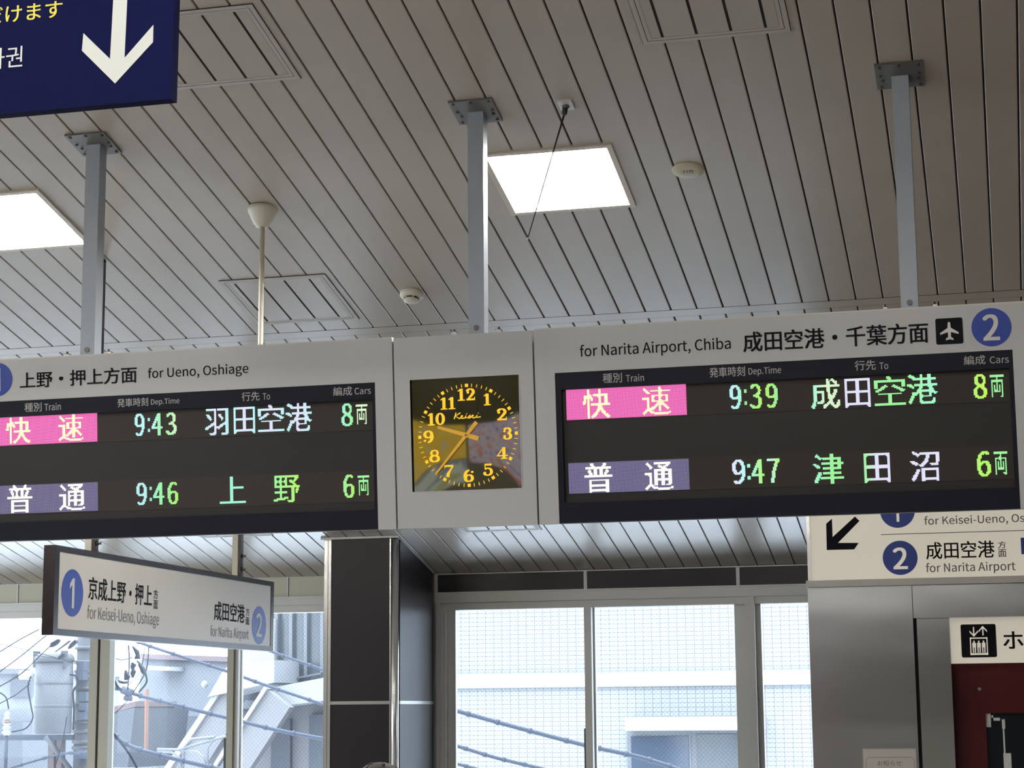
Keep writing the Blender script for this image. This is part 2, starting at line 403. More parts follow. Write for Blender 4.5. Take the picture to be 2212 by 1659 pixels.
DOT = 0.0052
def led_char(txt, box, cols, parent, y, name='led_character', offset=0.012, mindots=None):
    vs, ts, _ = glyph_tris(txt)
    x0, x1, z0, z1 = box
    if txt != ':':
        e = .04 if ord(txt[0]) < 128 else .013
        n0 = len(vs); t0 = list(ts); v0 = [(e + u * (1 - 2 * e), v) for u, v in vs]; vs = []; ts = []
        for q, sx in enumerate((-e, e)): vs += [(u + sx, v) for u, v in v0]; ts += [tuple(i + q * n0 for i in t) for t in t0]
    nx = max(1, round((x1 - x0) / DOT)); nz = max(1, round((z1 - z0) / DOT))
    cnt = {}
    K = 3
    for t in ts:
        a, b, c = (vs[i] for i in t)
        A = (a[0] * nx * K, a[1] * nz * K); B = (b[0] * nx * K, b[1] * nz * K); Cc = (c[0] * nx * K, c[1] * nz * K)
        d = (B[0] - A[0]) * (Cc[1] - A[1]) - (Cc[0] - A[0]) * (B[1] - A[1])
        if abs(d) < 1e-9: continue
        for i in range(int(min(A[0], B[0], Cc[0])), int(max(A[0], B[0], Cc[0])) + 1):
            for j in range(int(min(A[1], B[1], Cc[1])), int(max(A[1], B[1], Cc[1])) + 1):
                px, py = i + .5, j + .5
                w0 = ((B[0] - px) * (Cc[1] - py) - (Cc[0] - px) * (B[1] - py)) / d
                w1 = ((Cc[0] - px) * (A[1] - py) - (A[0] - px) * (Cc[1] - py)) / d
                if w0 >= 0 and w1 >= 0 and w0 + w1 <= 1: cnt.setdefault((i // K, j // K), set()).add((i, j))
    mb = MB(); colr = []
    if not isinstance(cols, list): cols = [cols]
    for (i, j), n_ in sorted(cnt.items()):
        if len(n_) < 4 or not (0 <= i < nx and 0 <= j < nz): continue
        cx = x0 + (i + .5) / nx * (x1 - x0); cz = z0 + (j + .5) / nz * (z1 - z0); h = DOT * 0.47
        mb.face([(cx - h, y, cz - h), (cx + h, y, cz - h), (cx + h, y, cz + h), (cx - h, y, cz + h)])
        t = (i + .5) / nx * (len(cols) - 1); k = min(int(t), max(len(cols) - 2, 0)); fr = t - k
        c = cols[k] if len(cols) == 1 else tuple(cols[k][q] * (1 - fr) + cols[k + 1][q] * fr for q in range(3))
        colr.append(c)
    me = bpy.data.meshes.new(name); me.from_pydata(mb.v, [], mb.f); me.materials.append(M['dots'])
    at = me.attributes.new('Col', 'FLOAT_COLOR', 'CORNER')
    arr = []
    for c in colr: arr += [c[0], c[1], c[2], 1.0] * 4
    at.data.foreach_set('color', arr)
    o = bpy.data.objects.new(name, me); COL.objects.link(o); o.parent = parent
    return o

# =================================================================== SETTING
XL, XR, YB, YF = -14.0, 3.2, -12.0, 15.69
# ceiling: sloping slat ceiling, ridge at Y=2
PITCH, PH = 0.1492, -2.366
def ceiling_mesh():
    mb = MB(); RID = 2.0; J0, J1 = 10.765, 10.86
    k0 = math.floor((XL - PH) / PITCH); k1 = math.ceil((XR - PH) / PITCH)
    g = 0.0038
    def zc(Y): return czl(Y) if Y >= RID else czl(RID) - math.tan(CS) * (RID - Y)
    segs = [(YB, RID), (RID, J0), (J1, YF + 0.1)]
    def rect(xa, xb, za, zb_, ya, yb, holes=None):
        """strip of ceiling from ya to yb with the lamp openings left out"""
        for hx0, hx1, hy0, hy1 in (LAMP_HOLES if holes is None else holes):
            if xa < hx1 and xb > hx0 and ya < hy1 and yb > hy0 and xb - xa > 1e-9:
                f = lambda x: za + (zb_ - za) * (x - xa) / (xb - xa)
                if xa < hx0: rect(xa, hx0, za, f(hx0), ya, yb)
                if xb > hx1: rect(hx1, xb, f(hx1), zb_, ya, yb)
                m0, m1 = max(xa, hx0), min(xb, hx1)
                if ya < hy0: rect(m0, m1, f(m0), f(m1), ya, hy0)
                if yb > hy1: rect(m0, m1, f(m0), f(m1), hy1, yb)
                return
        mb.face([(xa, ya, zc(ya) + za), (xb, ya, zc(ya) + zb_), (xb, yb, zc(yb) + zb_), (xa, yb, zc(yb) + za)])
    for a, b in segs:
        for k in range(k0, k1):
            x0 = PH + k * PITCH + g; x1 = PH + (k + 1) * PITCH - g; e = 0.003
            pr = [(x0, 0.012), (x0 + 1e-5, e), (x0 + e, 0), (x1 - e, 0), (x1 - 1e-5, e), (x1, 0.012)]
            for q in range(5): rect(pr[q][0], pr[q + 1][0], pr[q][1], pr[q + 1][1], a, b)
    mb.face([(XL, J0 + 0.006, zc(J0 + 0.006)), (XR, J0 + 0.006, zc(J0 + 0.006)), (XR, J1 - .002, zc(J1 - .002)), (XL, J1 - .002, zc(J1 - .002))])
    mb.mi = 1
    for a, b in ((YB, RID), (RID, YF + .1)): rect(XL, XR, .0125, .0125, a, b)
    o = mb.build('ceiling', [M['slat'], M['groove']]); o['kind'] = 'structure'
    return o
_a = (ce(1308, 314).y + ce(1356, 440).y) / 2
LX, LY = ((ce(1045, 335) + ce(1356, 440)) / 2).x + .012, _a
LX0 = ce(138, 470).x - .31
LSP = LX - LX0
LAMPS = [(LX, LY), (LX0, LY), (LX - 2 * LSP, LY), (LX - 3 * LSP, LY)] + [(LX + dx * LSP, 5.0) for dx in (-3, -2, -1, 0)] + [(LX + dx * LSP, y) for y in (-0.6, -3.4) for dx in (-3, -2, -1, 0) if (y, dx) not in ((-3.4, -1), (-3.4, -2))] + [(LX + LSP, -0.6)]
LAMP_HOLES = [(x - .303, x + .303, y - .303 * math.cos(CS), y + .303 * math.cos(CS)) for x, y in LAMPS]
ceiling_mesh()
struct('floor', MB().box(XL, XR, YB, YF, -0.2, 0), M['floor'])
struct('wall_left', MB().box(XL - .15, XL, YB, YF, 0, 1.0).box(XL - .15, XL, YB, YF, 3.0, 7).box(XL - .15, XL, YB, 0, 1, 3).box(XL - .15, XL, 8, 9, 1, 3), M['backwall'])  # unseen openings added here to let more daylight in on the left
struct('wall_right', MB().box(XR, XR + .15, YB, YF, 0, 7), M['brownwall'])  # unseen wall, set close and dark to cut light bounced onto the ceiling
struct('wall_front', MB().box(XL, XR, YB - .15, YB, 0, 7), M['backwall'])

# window wall
def wX(px, py=1500): return atY(px, py, YF).x
ZT = 2.60; ZH = 2.46; SILL = 0.35
Wb = MB().box(XL, XR, YF, YF + .18, 0, SILL)
Wb.box(XL, XR, YF + .04, YF + .18, 2.47, 3.2)
Wb.box(-5.35, -4.62, YF + .02, YF + .18, SILL, 3.0)
Wb.box(-1.1, XR, YF, YF + .18, SILL, 3.0)
struct('wall_back', Wb, M['backwall'])
# header panels: cream to the left of the column, plum to the right
h = MB(); js = [-13.9, -11.03, -8.49, -5.945, -5.21]
for a, b in zip(js, js[1:]): h.box(a + .012, b - .012, YF - .01, YF + .04, ZT - .02, 2.79)
struct('trim_1', h, M['cream'])
h = MB(); js = [-4.615, -3.339, -2.08, -1.1]
for a, b in zip(js, js[1:]): h.box(a + .014, b - .014, YF - .01, YF + .04, ZT - .01, 2.735)
struct('trim_2', h, M['brown'])
h = MB()
for x in (-11.03, -8.49, -5.945): h.box(x - .008, x + .008, YF - .016, YF + .03, ZT - .02, 2.79)
for x in (-4.62, -3.339, -2.08): h.box(x - .014, x + .014, YF - .016, YF + .03, ZT - .01, 2.735)
h.box(-4.62, -1.1, YF - .03, YF + .03, 2.735, 2.744)
h.box(-13.9, -5.21, YF - .03, YF + .03, 2.745, 2.757)
struct('trim_3', h, M['alu'])
h = MB().box(-4.63, -1.1, YF - .05, YF + .04, 2.575, 2.588).box(-4.63, -1.1, YF - .035, YF + .04, 2.50, 2.575).box(-4.63, -1.1, YF + .0, YF + .12, 2.44, 2.50)
struct('trim_4', h, M['alu'])
h = MB().box(-13.9, -5.21, YF - .05, YF + .04, 2.565, 2.582).box(-13.9, -5.21, YF - .03, YF + .04, 2.51, 2.565).box(-13.9, -5.21, YF + .0, YF + .12, 2.45, 2.51)
struct('trim_5', h, M['alu'])

def sash(n, x0, x1, z0, z1, st, m, y=YF + .05, label=None):
    """a framed pane; stiles st=(left,right)"""
    o = MB().box(x0, x0 + st[0], y, y + .05, z0, z1).box(x1 - st[1], x1, y, y + .05, z0, z1)
    o.box(x0 + st[0], x1 - st[1], y, y + .05, z1 - .012, z1).box(x0 + st[0], x1 - st[1], y, y + .05, z0, z0 + .06)
    w = struct('window_%d' % n, o, m)
    struct('pane', MB().box(x0 + st[0] - .004, x1 - st[1] + .004, y + .022, y + .028, z0 + .05, z1 - .01), M['pane'], w)
    return w
zt = 2.463
w = sash(1, -4.615, -3.30, SILL, zt, (.145, .055), M['alu'])
MB().box(-4.615, -4.575, YF - .04, YF + .05, SILL, 2.5).box(-4.575, -4.535, YF - .02, YF + .05, SILL, 2.48).build('jamb', M['alu'], w)
MB().box(-3.356, -3.297, YF - .01, YF + .05, SILL, 2.47).build('mullion', M['alu'], w)
MB().box(-3.375, -3.352, YF + .02, YF + .05, SILL, 1.46).build('latch', M['aludark'], w)
w = sash(2, -3.30, -1.995, SILL, zt, (.015, .135), M['alu'], y=YF + .08)
MB().box(-2.03, -1.955, YF - .02, YF + .08, SILL, 2.5).build('mullion', M['alu'], w)
MB().box(-2.44, -2.36, YF - .045, YF - .035, 2.53, 2.545).build('screw', M['aludark'], w) if False else None
sash(3, -1.955, -1.10, SILL, 2.482, (.042, .05), M['alu'], y=YF + .06)
def lmull(x0, x1, xm, w):
    MB().box(x0, xm, YF - .03, YF + .06, SILL, 2.5).build('mullion', M['alucream'], w)
    MB().box(xm, xm + .018, YF - .01, YF + .06, SILL, 2.5).build('gasket', M['aludark'], w)
    MB().box(xm + .018, x1, YF - .02, YF + .06, SILL, 2.5).build('mullion', M['alucream'], w)
w = sash(4, -10.4, -7.76, SILL, 2.463, (.05, .02), M['alucream'])
w = sash(5, -7.60, -6.47, SILL, 2.463, (.02, .02), M['alucream'])
lmull(-7.764, -7.579, -7.688, w)
w = sash(6, -6.40, -5.21, SILL, 2.463, (.02, .02), M['alucream'])
MB().box(-6.477, -6.42, YF - .03, YF + .05, SILL, 2.5).build('mullion', M['alucream'], w)
MB().box(-6.42, -6.385, YF - .005, YF + .05, SILL, 2.5).build('gasket', M['alu'], w)
MB().box(-6.51, -6.475, YF + .0, YF + .05, SILL, 1.40).build('latch', M['aludark'], w)
sash(7, -13.2, -10.45, SILL, 2.463, (.05, .02), M['alucream'])

# =================================================================== BROWN COLUMN
cy = 14.66; ctop = czl(cy)
col = empty('clad_column', (-4.93, cy, 0), label='square column clad in dark plum panels with steel corner trims', cat='column')
def rel(mb, name, m, parent, o):
    ob = mb.build(name, m); ob.parent = parent; ob.matrix_parent_inverse = Matrix.Translation(-Vector(o)); return ob
CO = (-4.93, cy, 0)
def cpart(mb, name, m, lab=None):
    ob = rel(mb, name, m, col, CO)
    if lab: ob['label'] = lab
    return ob
cpart(MB().box(-5.20, -4.66, cy + .02, YF - .06, 0, ctop - .24), 'core', M['brown'])
cpart(MB().box(-5.186, -4.70, cy, cy + .03, 1.69, ctop - .012), 'panel', M['brown'])
cpart(MB().box(-5.186, -4.70, cy, cy + .03, 0.3, 1.665), 'panel', M['brown'])
sp = MB(); sp.prism3([(-4.65, cy + .045, 1.69), (-4.65, YF - .06, 1.69), (-4.65, YF - .06, czl(YF - .06) - .005), (-4.65, cy + .045, czl(cy + .045) - .012)], (.02, 0, 0)); cpart(sp, 'panel', M['brown'])
cpart(MB().box(-4.65, -4.63, cy + .045, YF - .06, 0.3, 1.665), 'panel', M['brown'])
cpart(MB().box(-5.19, -4.70, cy - .004, cy + .02, 1.665, 1.69), 'joint_strip', M['chrome'])
cpart(MB().box(-4.66, -4.627, cy + .045, YF - .06, 1.665, 1.69), 'joint_strip', M['chrome'])
cpart(MB().box(-5.245, -5.215, cy - .01, cy + .04, 0, ctop - .012).box(-5.212, -5.188, cy - .006, cy + .04, 0, ctop - .012), 'corner_trim', M['chrome'])
t_ = MB(); t_.tube([(-4.665, cy + .022, 0), (-4.665, cy + .022, ctop - .02)], .032, 24); t_.box(-4.70, -4.689, cy - .008, cy + .03, 0, ctop - .012)
cpart(t_, 'corner_trim', M['chrome'])
t_ = MB().box(-5.27, -4.62, cy - .03, cy + .02, ctop - .012, ctop + .004)
t_.prism3([(-4.65, cy + .0, czl(cy) - .010), (-4.62, cy + .0, czl(cy) - .010), (-4.62, YF - .06, czl(YF - .06) - .010), (-4.65, YF - .06, czl(YF - .06) - .010)], (0, 0, .015))
cpart(t_, 'top_trim', M['alu'])

# =================================================================== CEILING THINGS
CR = (-CS, 0, 0)
# recessed lamps
def lamp_unit():
    root = empty('ceiling_light', (0, 0, 0), CR)
    s = 0.300; t = 0.028
    MB().box(-s - t, s + t, -s - t, -s, -.010, .012).box(-s - t, s + t, s, s + t, -.010, .012).box(-s - t, -s, -s, s, -.010, .012).box(s, s + t, -s, s, -.010, .012).build('frame', M['lamptrim'], root)
    rf = MB(); cells = 3; wc = 2 * s / cells; N = 10
    for c in range(cells):
        cx = -s + wc * (c + .5)
        prof = [(cx + wc / 2 * math.sin(math.pi * (k / N - .5)) , .075 * math.cos(math.pi * (k / N - .5)) ** .8 if 0 < k < N else 0.0) for k in range(N + 1)]
        for k in range(N):
            p, q = prof[k], prof[k + 1]
            rf.face([(p[0], -s, p[1] - .002), (q[0], -s, q[1] - .002), (q[0], s, q[1] - .002), (p[0], s, p[1] - .002)], True)
        for e in (-s, s):
            rf.face([(x, e, z - .002) for x, z in prof])
    rf.build('reflector', M['reflector'], root)
    lv = MB()
    for c in (1, 2): lv.box(-s + wc * c - .002, -s + wc * c + .002, -s, s, -.006, .012)
    lv.build('louvre', M['lamptrim'], root)
    for c in range(cells):
        cx = -s + wc * (c + .5)
        MB().tube([(cx, -s + .03, .030), (cx, s - .03, .030)], .016, 12).build('tube', M['tube'], root)
    return root
lp = lamp_unit()
tag(lp, 'square recessed ceiling light right of the middle pole, whole in view', 'ceiling light', 'recessed ceiling lights')
for k, (x, y) in enumerate(LAMPS):
    c = lp if k == 0 else copy_tree(lp)
    if k == 1: c['label'] = 'square recessed ceiling light at the left edge of the picture'
    if k > 1: c['label'] = 'square recessed ceiling light outside the picture, over the concourse'
    if y > 2: c.location = (x, y, czl(y) - .001)
    else: c.location = (x, y, czl(2) - math.tan(CS) * (2 - y) - .001); c.rotation_euler = (CS, 0, 0)

# hatches
def hatch(pa, pb, label):
    """pa, pb opposite corners (x,y) in ceiling X / Y"""
    x0, x1 = sorted((pa[0], pb[0])); y0, y1 = sorted((pa[1], pb[1]))
    cxm, cym = (x0 + x1) / 2, (y0 + y1) / 2
    root = empty('ceiling_hatch', (cxm, cym, czl(cym)), CR, label, 'ceiling hatch', 'access hatches in the slatted ceiling')
    hx = (x1 - x0) / 2; hy = (y1 - y0) / 2 / math.cos(CS); w_ = .022
    m_ = MB()
    def ring(a, b, w, z0, z1):
        m_.box(-a, a, -b, -b + w, z0, z1); m_.box(-a, a, b - w, b, z0, z1); m_.box(-a, -a + w, -b + w, b - w, z0, z1); m_.box(a - w, a, -b + w, b - w, z0, z1)
    ring(hx, hy, w_, -.005, .002)
    m_.mi = 1; ring(hx + .0025, hy + .0025, .0025, -.003, .001); ring(hx - w_, hy - w_, .003, -.0035, .001)
    m_.mi = 0; ring(hx - w_ - .003, hy - w_ - .003, w_ * .8, -.0045, .002)
    m_.build('hatch_frame', [M['hatch'], M['groove']], root)
    pm = MB(); a = hx - 2 * w_; b = hy - 2 * w_
    pm.mi = 1; pm.box(-a, a, -b, b, -.0015, .0)
    pm.mi = 0
    k = math.floor((cxm - a - PH) / PITCH); xs = [-a]
    while True:
        k += 1; gx = PH + k * PITCH - cxm
        if gx > a - .02: break
        if gx > -a + .02: xs += [gx - .0065, gx + .0065]
    xs.append(a)
    for i in range(0, len(xs), 2): pm.box(xs[i], xs[i + 1], -b, b, -.004, -.001)
    pm.build('hatch_panel', [M['slat'], M['groove']], root)
hatch((-4.235, 10.026), (-3.60, 10.629), 'square ceiling access hatch behind the thin ivory rod')
p = ce(650, 168); hatch((p.x, p.y), (p.x - .62, p.y - .605), 'square ceiling access hatch beside the dark blue hanging sign')
p = ce(1390, 95); q = ce(1708, 66); hatch((p.x, p.y), (q.x, p.y - .605), 'square ceiling access hatch at the top edge, right of centre')
p = ce(1005, 1149); q = ce(1170, 1143); hatch((p.x, p.y), (q.x, p.y - .605), 'square ceiling access hatch seen just below the clock')
p = ce(590, 1156); hatch((p.x, p.y), (p.x - .62, p.y - .605), 'ceiling access hatch corner peeking out under the left departure board')

# poles
def pole(px, py, bx_px, label, wf=.0745):
    a = ce(px, py); top = a.z
    root = empty('support_pole', (a.x, 8.45, czl(8.45)), label=label, cat='support pole', group='steel poles carrying the departure boards')
    zb = B0.z + .474 - czl(8.45)
    h_ = wf / 2
    MB().box(-h_, h_, -.005, .07, zb, -.002, 0).build('post', M['pole'], root)
    bp = MB(); bp.box(-.105, .105, -.105, .105, -.010, 0)
    o = bp.build('base_plate', M['steelplate'], root); o.rotation_euler = CR
    for (bx_, by_) in [(-.085, -.085), (0, -.088), (.085, -.085), (-.085, -.01), (-.075, .03), (.085, -.01), (.08, .03), (-.085, .085), (.085, .085)]:
        b_ = MB(); b_.tube([(bx_, by_, -.009), (bx_, by_, -.016)], .0075, 6).build('bolt', M['bolt'], root).rotation_euler = CR
    MB().tube([(0, -.004, zb + .03), (0, -.010, zb + .03)], .012, 12).build('cover_bolt', M['steelplate'], root)
    return a.x
pole(205, 312, 0, 'grey square steel pole above the left departure board')
pole(1027, 238, 0, 'grey square steel pole above the clock')
pole(1943, 155, 0, 'grey square steel pole above the right departure board')

# ivory rod with canopy
a = ce(567, 450)
root = empty('hanging_rod', (a.x, a.y, a.z), label='thin ivory rod hanging from a conical ceiling cup', cat='hanging rod')
MB().lathe([(.075, 0.01), (.077, -.012), (.074, -.022), (.045, -.085), (.036, -.090), (.034, -.10), (.018, -.102)], 32).build('canopy', M['ivory'], root)
MB().tube([(0, 0, -.09), (0, 0, -1.35)], .0135, 16).build('rod', M['rod'], root)
# smoke detector
a = ce(890, 632)
root = empty('smoke_detector', a, CR, 'round ivory smoke detector on the ceiling left of the middle pole', 'smoke detector')
MB().lathe([(.066, .002), (.070, -.006), (.068, -.022), (.055, -.034), (.045, -.036)], 32).build('base', M['ivory'], root)
MB().lathe([(.040, -.034), (.040, -.048)], 24).build('sensor_grille', M['rubber'], root)
MB().lathe([(.046, -.046), (.042, -.054), (.028, -.060), (.010, -.062)], 24).build('cap', M['ivory'], root)
g_ = MB()
for k in range(6):
    an = k * math.pi / 3; c_, s_ = math.cos(an) * .043, math.sin(an) * .043
    g_.box(c_ - .004, c_ + .004, s_ - .004, s_ + .004, -.048, -.034)
g_.build('rib', M['ivory'], root)
# round ceiling speaker disc
a = ce(1486, 366)
root = empty('ceiling_disc', a, CR, 'flat round cream ceiling disc right of the bright light', 'ceiling disc')
MB().lathe([(.078, .002), (.080, -.004), (.076, -.010), (.04, -.012)], 40).build('disc', M['speaker'], root)
g_ = MB()
for x_ in (-.022, -.006, .008, .02): g_.box(x_, x_ + .006, -.012, .012, -.0155, -.0115)
g_.build('slot', M['steelplate'], root)
# whip antenna
a = ce(1223, 224)
root = empty('whip_antenna', a, (0, 0, 0), 'thin black whip antenna hanging from a small white ceiling plate', 'antenna')
MB().box(-.033, .033, -.04, .04, -.012, .004, 0).build('mounting_plate', M['zinc'], root).rotation_euler = CR
MB().tube([(0, 0, -.005), (-.001, 0, -.022)], .016, 12).build('socket', M['bolt'], root)
e0 = atY(1222, 236, a.y) - a; e1 = atY(1140, 515, a.y) - a
MB().tube([e0 + Vector((0, 0, .02)), e0 + (e1 - e0) * .04], [.014, .013], 12).build('connector', M['rubber'], root)
MB().tube([e0 + (e1 - e0) * .03, e0 + (e1 - e0) * .3, e1], [.005, .0035, .0026], 8).build('whip', M['rubber'], root)
MB().lathe([(.001, .006), (.005, .003), (.006, 0), (.005, -.003), (.001, -.006)], 12, c=tuple(e1)).build('tip', M['zinc'], root)

# =================================================================== DEPARTURE BOARDS
BR_ = (BT, 0, 0)
VT, VB = 0.461, -0.414
cyan = (0.55, 1.0, 1.02); green = (0.38, 1.0, 0.38); lime = (0.50, 1.0, 0.16); whit = (0.85, 0.85, 1.1); aqua = (0.40, 1.0, 0.72); ylw = (0.62, 1.0, 0.12); pale = (0.75, 1.0, 0.65)
cream_ = (1.3, 1.15, 0.62); warmw = (1.5, 1.35, 1.05)
def board(name, label, x0, x1, hole=None):
    root = empty(name, B0, BR_, label, 'departure board' if 'board' in name else 'clock')
    D = .20
    if hole is None: MB().box(x0, x1, 0, D, VB, VT).build('housing', M['board'], root)
    return root
def departure(label, x0, x1, dx0, dx1, side):
    root = board('departure_board', label, x0, x1, True)
    root['group'] = 'departure boards'
    D = .20
    # housing with the display bay cut out
    hb = MB().box(x0, x1, 0, D, .262, VT).box(x0, dx0, 0, D, VB, .262).box(dx1, x1, 0, D, VB, .262).box(dx0, dx1, .09, D, VB, .262)
    hb.build('housing', M['board'], root)
    MB().box(x0 + .002, x1 - .002, .0, D - .01, VT, VT + .006).build('top_lip', M['alu'], root)
    rx0, rx1 = dx0 + .026, dx1 - .016
    if side == 'R': rz1, rz0 = bd((1216, 838))[1], bd((1220, 1075))[1]
    else: rz1, rz0 = bd((804, 862))[1], bd((810, 1091))[1]
    rz1 = .185; rz0 = -.322
    bz = MB().box(dx0, dx1, .003, .09, rz1, .262).box(dx0, dx1, .003, .09, VB + .002, rz0).box(dx0, rx0, .003, .09, rz0, rz1).box(rx1, dx1, .003, .09, rz0, rz1)
    bz.build('bezel', M['navy'], root)
    MB().box(rx0, rx1, .030, .09, rz0, rz1).build('screen', M['black'], root)
    return root
RB = departure('right departure board, pink 9:39 row for the airport over a grey 9:47 row', .322, 2.506, .414, 2.409, 'R')
LBx0, LBx1 = -2.535, -.349
LB = departure('left departure board cut by the picture edge, pink 9:43 row over 9:46 row', LBx0, LBx1, -2.44, -.435, 'L')
YS = .027   # led strips
def strip(root, x0, x1, z0, z1, m=None, name='led_strip'):
    MB().box(x0, x1, YS, .031, z0, z1).build(name, m or M['ledoff'], root)
pz = bdl(D6(135, 188))[1], bdl(D6(148, 600))[1]; gz = bdl(D6(170, 1172))[1], bdl(D6(180, 1575))[1]
for root, a, b in ((RB, .442, 2.391), (LB, -2.41, -.453)):
    strip(root, a, b, pz[1] - .004, pz[0] + .004); strip(root, a, b, gz[1] - .004, gz[0] + .004)
YC = YS - .0022
fx0, fx1 = bdl(D6(142, 400))[0], bdl(D6(1735, 320))[0]; fw = fx1 - fx0
lx1 = bdl(D7(1340, 400))[0]; lx0 = lx1 - fw
for root, a, b in ((RB, fx0, fx1), (LB, lx0, lx1)):
    MB().box(a, b, YS - .001, YS + .002, pz[1], pz[0]).build('train_type_field', M['ledpink'], root)['label'] = 'pink lit field of the first row'
    MB().box(a, b, YS - .001, YS + .002, gz[1], gz[0]).build('train_type_field', M['ledgrey'], root)['label'] = 'dim grey lit field of the second row'
def L(root, f, ch, l, r_, t, b, cols): led_char(ch, pbox(f, l, r_, t, b, bdl), cols, root, YC)
# right board
L(RB, D6, '快', 362, 725, 190, 575, cream_); L(RB, D6, '速', 1150, 1525, 155, 525, cream_)
L(RB, D6, '普', 385, 755, 1170, 1560, warmw); L(RB, D6, '通', 1185, 1560, 1155, 1525, warmw)
L(RB, Z6, '9', 285, 360, 835, 988, [cyan, cyan, aqua]); L(RB, Z6, ':', 378, 395, 862, 962, green); L(RB, Z6, '3', 412, 490, 828, 985, [green, lime]); L(RB, Z6, '9', 515, 593, 825, 980, [lime, green])
L(RB, Z6, '成', 805, 990, 795, 985, [aqua, pale, pale]); L(RB, Z6, '田', 1022, 1185, 792, 978, whit); L(RB, Z6, '空', 1210, 1410, 778, 965, green); L(RB, Z6, '港', 1420, 1615, 765, 955, [green, aqua])
L(RB, Z6, '8', 1845, 1932, 765, 922, [lime, ylw]); L(RB, Z6, '両', 1952, 2042, 768, 912, green)
L(RB, Z6, '9', 302, 385, 1312, 1468, [whit, cyan]); L(RB, Z6, ':', 398, 418, 1340, 1440, aqua); L(RB, Z6, '4', 425, 507, 1310, 1465, [aqua, lime]); L(RB, Z6, '7', 525, 607, 1305, 1460, [cyan, lime])
L(RB, Z6, '津', 818, 1015, 1275, 1468, [aqua, green, green]); L(RB, Z6, '田', 1145, 1312, 1270, 1460, [green, whit, whit]); L(RB, Z6, '沼', 1440, 1630, 1257, 1450, whit)
L(RB, Z6, '6', 1868, 1957, 1258, 1420, [lime, lime]); L(RB, Z6, '両', 1977, 2065, 1260, 1408, green)
# left board
L(LB, D7, '快', 80, 420, 265, 625, cream_); L(LB, D7, '速', 805, 1145, 225, 590, cream_)
L(LB, D7, '普', 100, 445, 1195, 1580, warmw); L(LB, D7, '通', 815, 1170, 1185, 1545, warmw)
L(LB, Z4, '9', 862, 925, 1018, 1160, [cyan, cyan]); L(LB, Z4, ':', 945, 960, 1045, 1135, cyan); L(LB, Z4, '4', 970, 1040, 1015, 1157, [cyan, green]); L(LB, Z4, '3', 1060, 1130, 1010, 1153, [green, pale])
for c_, l_, r_, t_, b_ in (('羽', 1312, 1462, 985, 1155), ('田', 1495, 1632, 975, 1145), ('空', 1650, 1818, 962, 1132), ('港', 1828, 1995, 950, 1130)): L(LB, Z4, c_, l_, r_, t_, b_, [cyan, whit, cyan])
L(LB, Z5, '8', -8, 66, 952, 1098, [aqua, green]); L(LB, Z5, '両', 85, 160, 958, 1085, pale)
L(LB, Z4, '9', 873, 940, 1460, 1602, cyan); L(LB, Z4, ':', 957, 972, 1485, 1577, aqua); L(LB, Z4, '4', 980, 1052, 1458, 1600, [aqua, green]); L(LB, Z4, '6', 1072, 1140, 1455, 1597, [green, lime])
L(LB, Z4, '上', 1405, 1572, 1420, 1592, [aqua, aqua]); L(LB, Z4, '野', 1750, 1918, 1412, 1585, [green, lime])
L(LB, Z5, '6', 5, 75, 1408, 1556, [green, lime]); L(LB, Z5, '両', 97, 172, 1413, 1540, green)
# printed headings
def H(root, f, s_, l, r_, t, b, m='ink', name='lettering', off=.008, y=0.0, conv=bd): return flat_text(name, s_, pbox(f, l, r_, t, b, conv), M[m], root, y=y, offset=off)
H(RB, Z6, '成田空港・千葉方面', 370, 1560, (465, 490), (470, 622), off=.02)
_a = pbox(Z5, 1518, 2000, (1540, 577), (2075, 645)); _b = bd(Z6(292, 575))[0]
flat_text('lettering', 'for Narita Airport, Chiba', (_a[0], _b, _a[2], _a[3]), M['ink'], RB)
H(LB, Z4, '上野・押上方面', 127, 877, (300, 745), (300, 850), off=.02)
H(LB, Z4, 'for Ueno, Oshiage', 947, 1590, (1455, 698), (1530, 780))
hy = .003
for s_, l, r_, t, b in (('発車時刻', 155, 383, (270, 718), (270, 782)), ('Dep.Time', 405, 614, (530, 718), (460, 778)), ('行先', 1085, 1220, (1150, 676), (1150, 740)), ('To', 1243, 1300, (1255, 690), (1255, 735)), ('編成', 1783, 1922, (1850, 645), (1850, 705)), ('Cars', 1950, 2072, (1960, 652), (1960, 697))):
    H(RB, Z6, s_, l, r_, t, b, 'lettergrey', 'heading', y=hy)
H(RB, Z5, '種別', 1663, 1787, 758, 820, 'lettergrey', 'heading', y=hy); H(RB, Z5, 'Train', 1812, 1928, 765, 812, 'lettergrey', 'heading', y=hy)
for s_, l, r_, t, b in (('種別', 155, 265, 948, 1005), ('Train', 283, 388, (290, 952), (330, 997)), ('発車時刻', 749, 947, 917, 973), ('Dep.Time', 965, 1147, (1085, 918), (1010, 968)), ('行先', 1545, 1660, 878, 936), ('To', 1680, 1727, 886, 928), ('編成', 2130, 2252, 845, 903)):
    H(LB, Z4, s_, l, r_, t, b, 'lettergrey', 'heading', y=hy)
H(LB, Z5, 'Cars', 76, 180, 850, 893, 'lettergrey', 'heading', y=hy)
def disc(root, cx, cz, rx, rz, m, y=0.0, name='route_circle', th=.0015, n=48):
    return MB().prism([(cx + rx * math.cos(2 * math.pi * k / n), cz + rz * math.sin(2 * math.pi * k / n)) for k in range(n)], y - th, y + .001).build(name, m, root)
def glyph2(root, box, m, y, ch, name='route_number', off=.03, fn=None): return flat_text(name, ch, box, m, root, y=y, th=.0012, offset=off, fn=fn)
c_ = bd(Z6(1960, 465)); disc(RB, c_[0], c_[1], .083, .082, M['blue'])
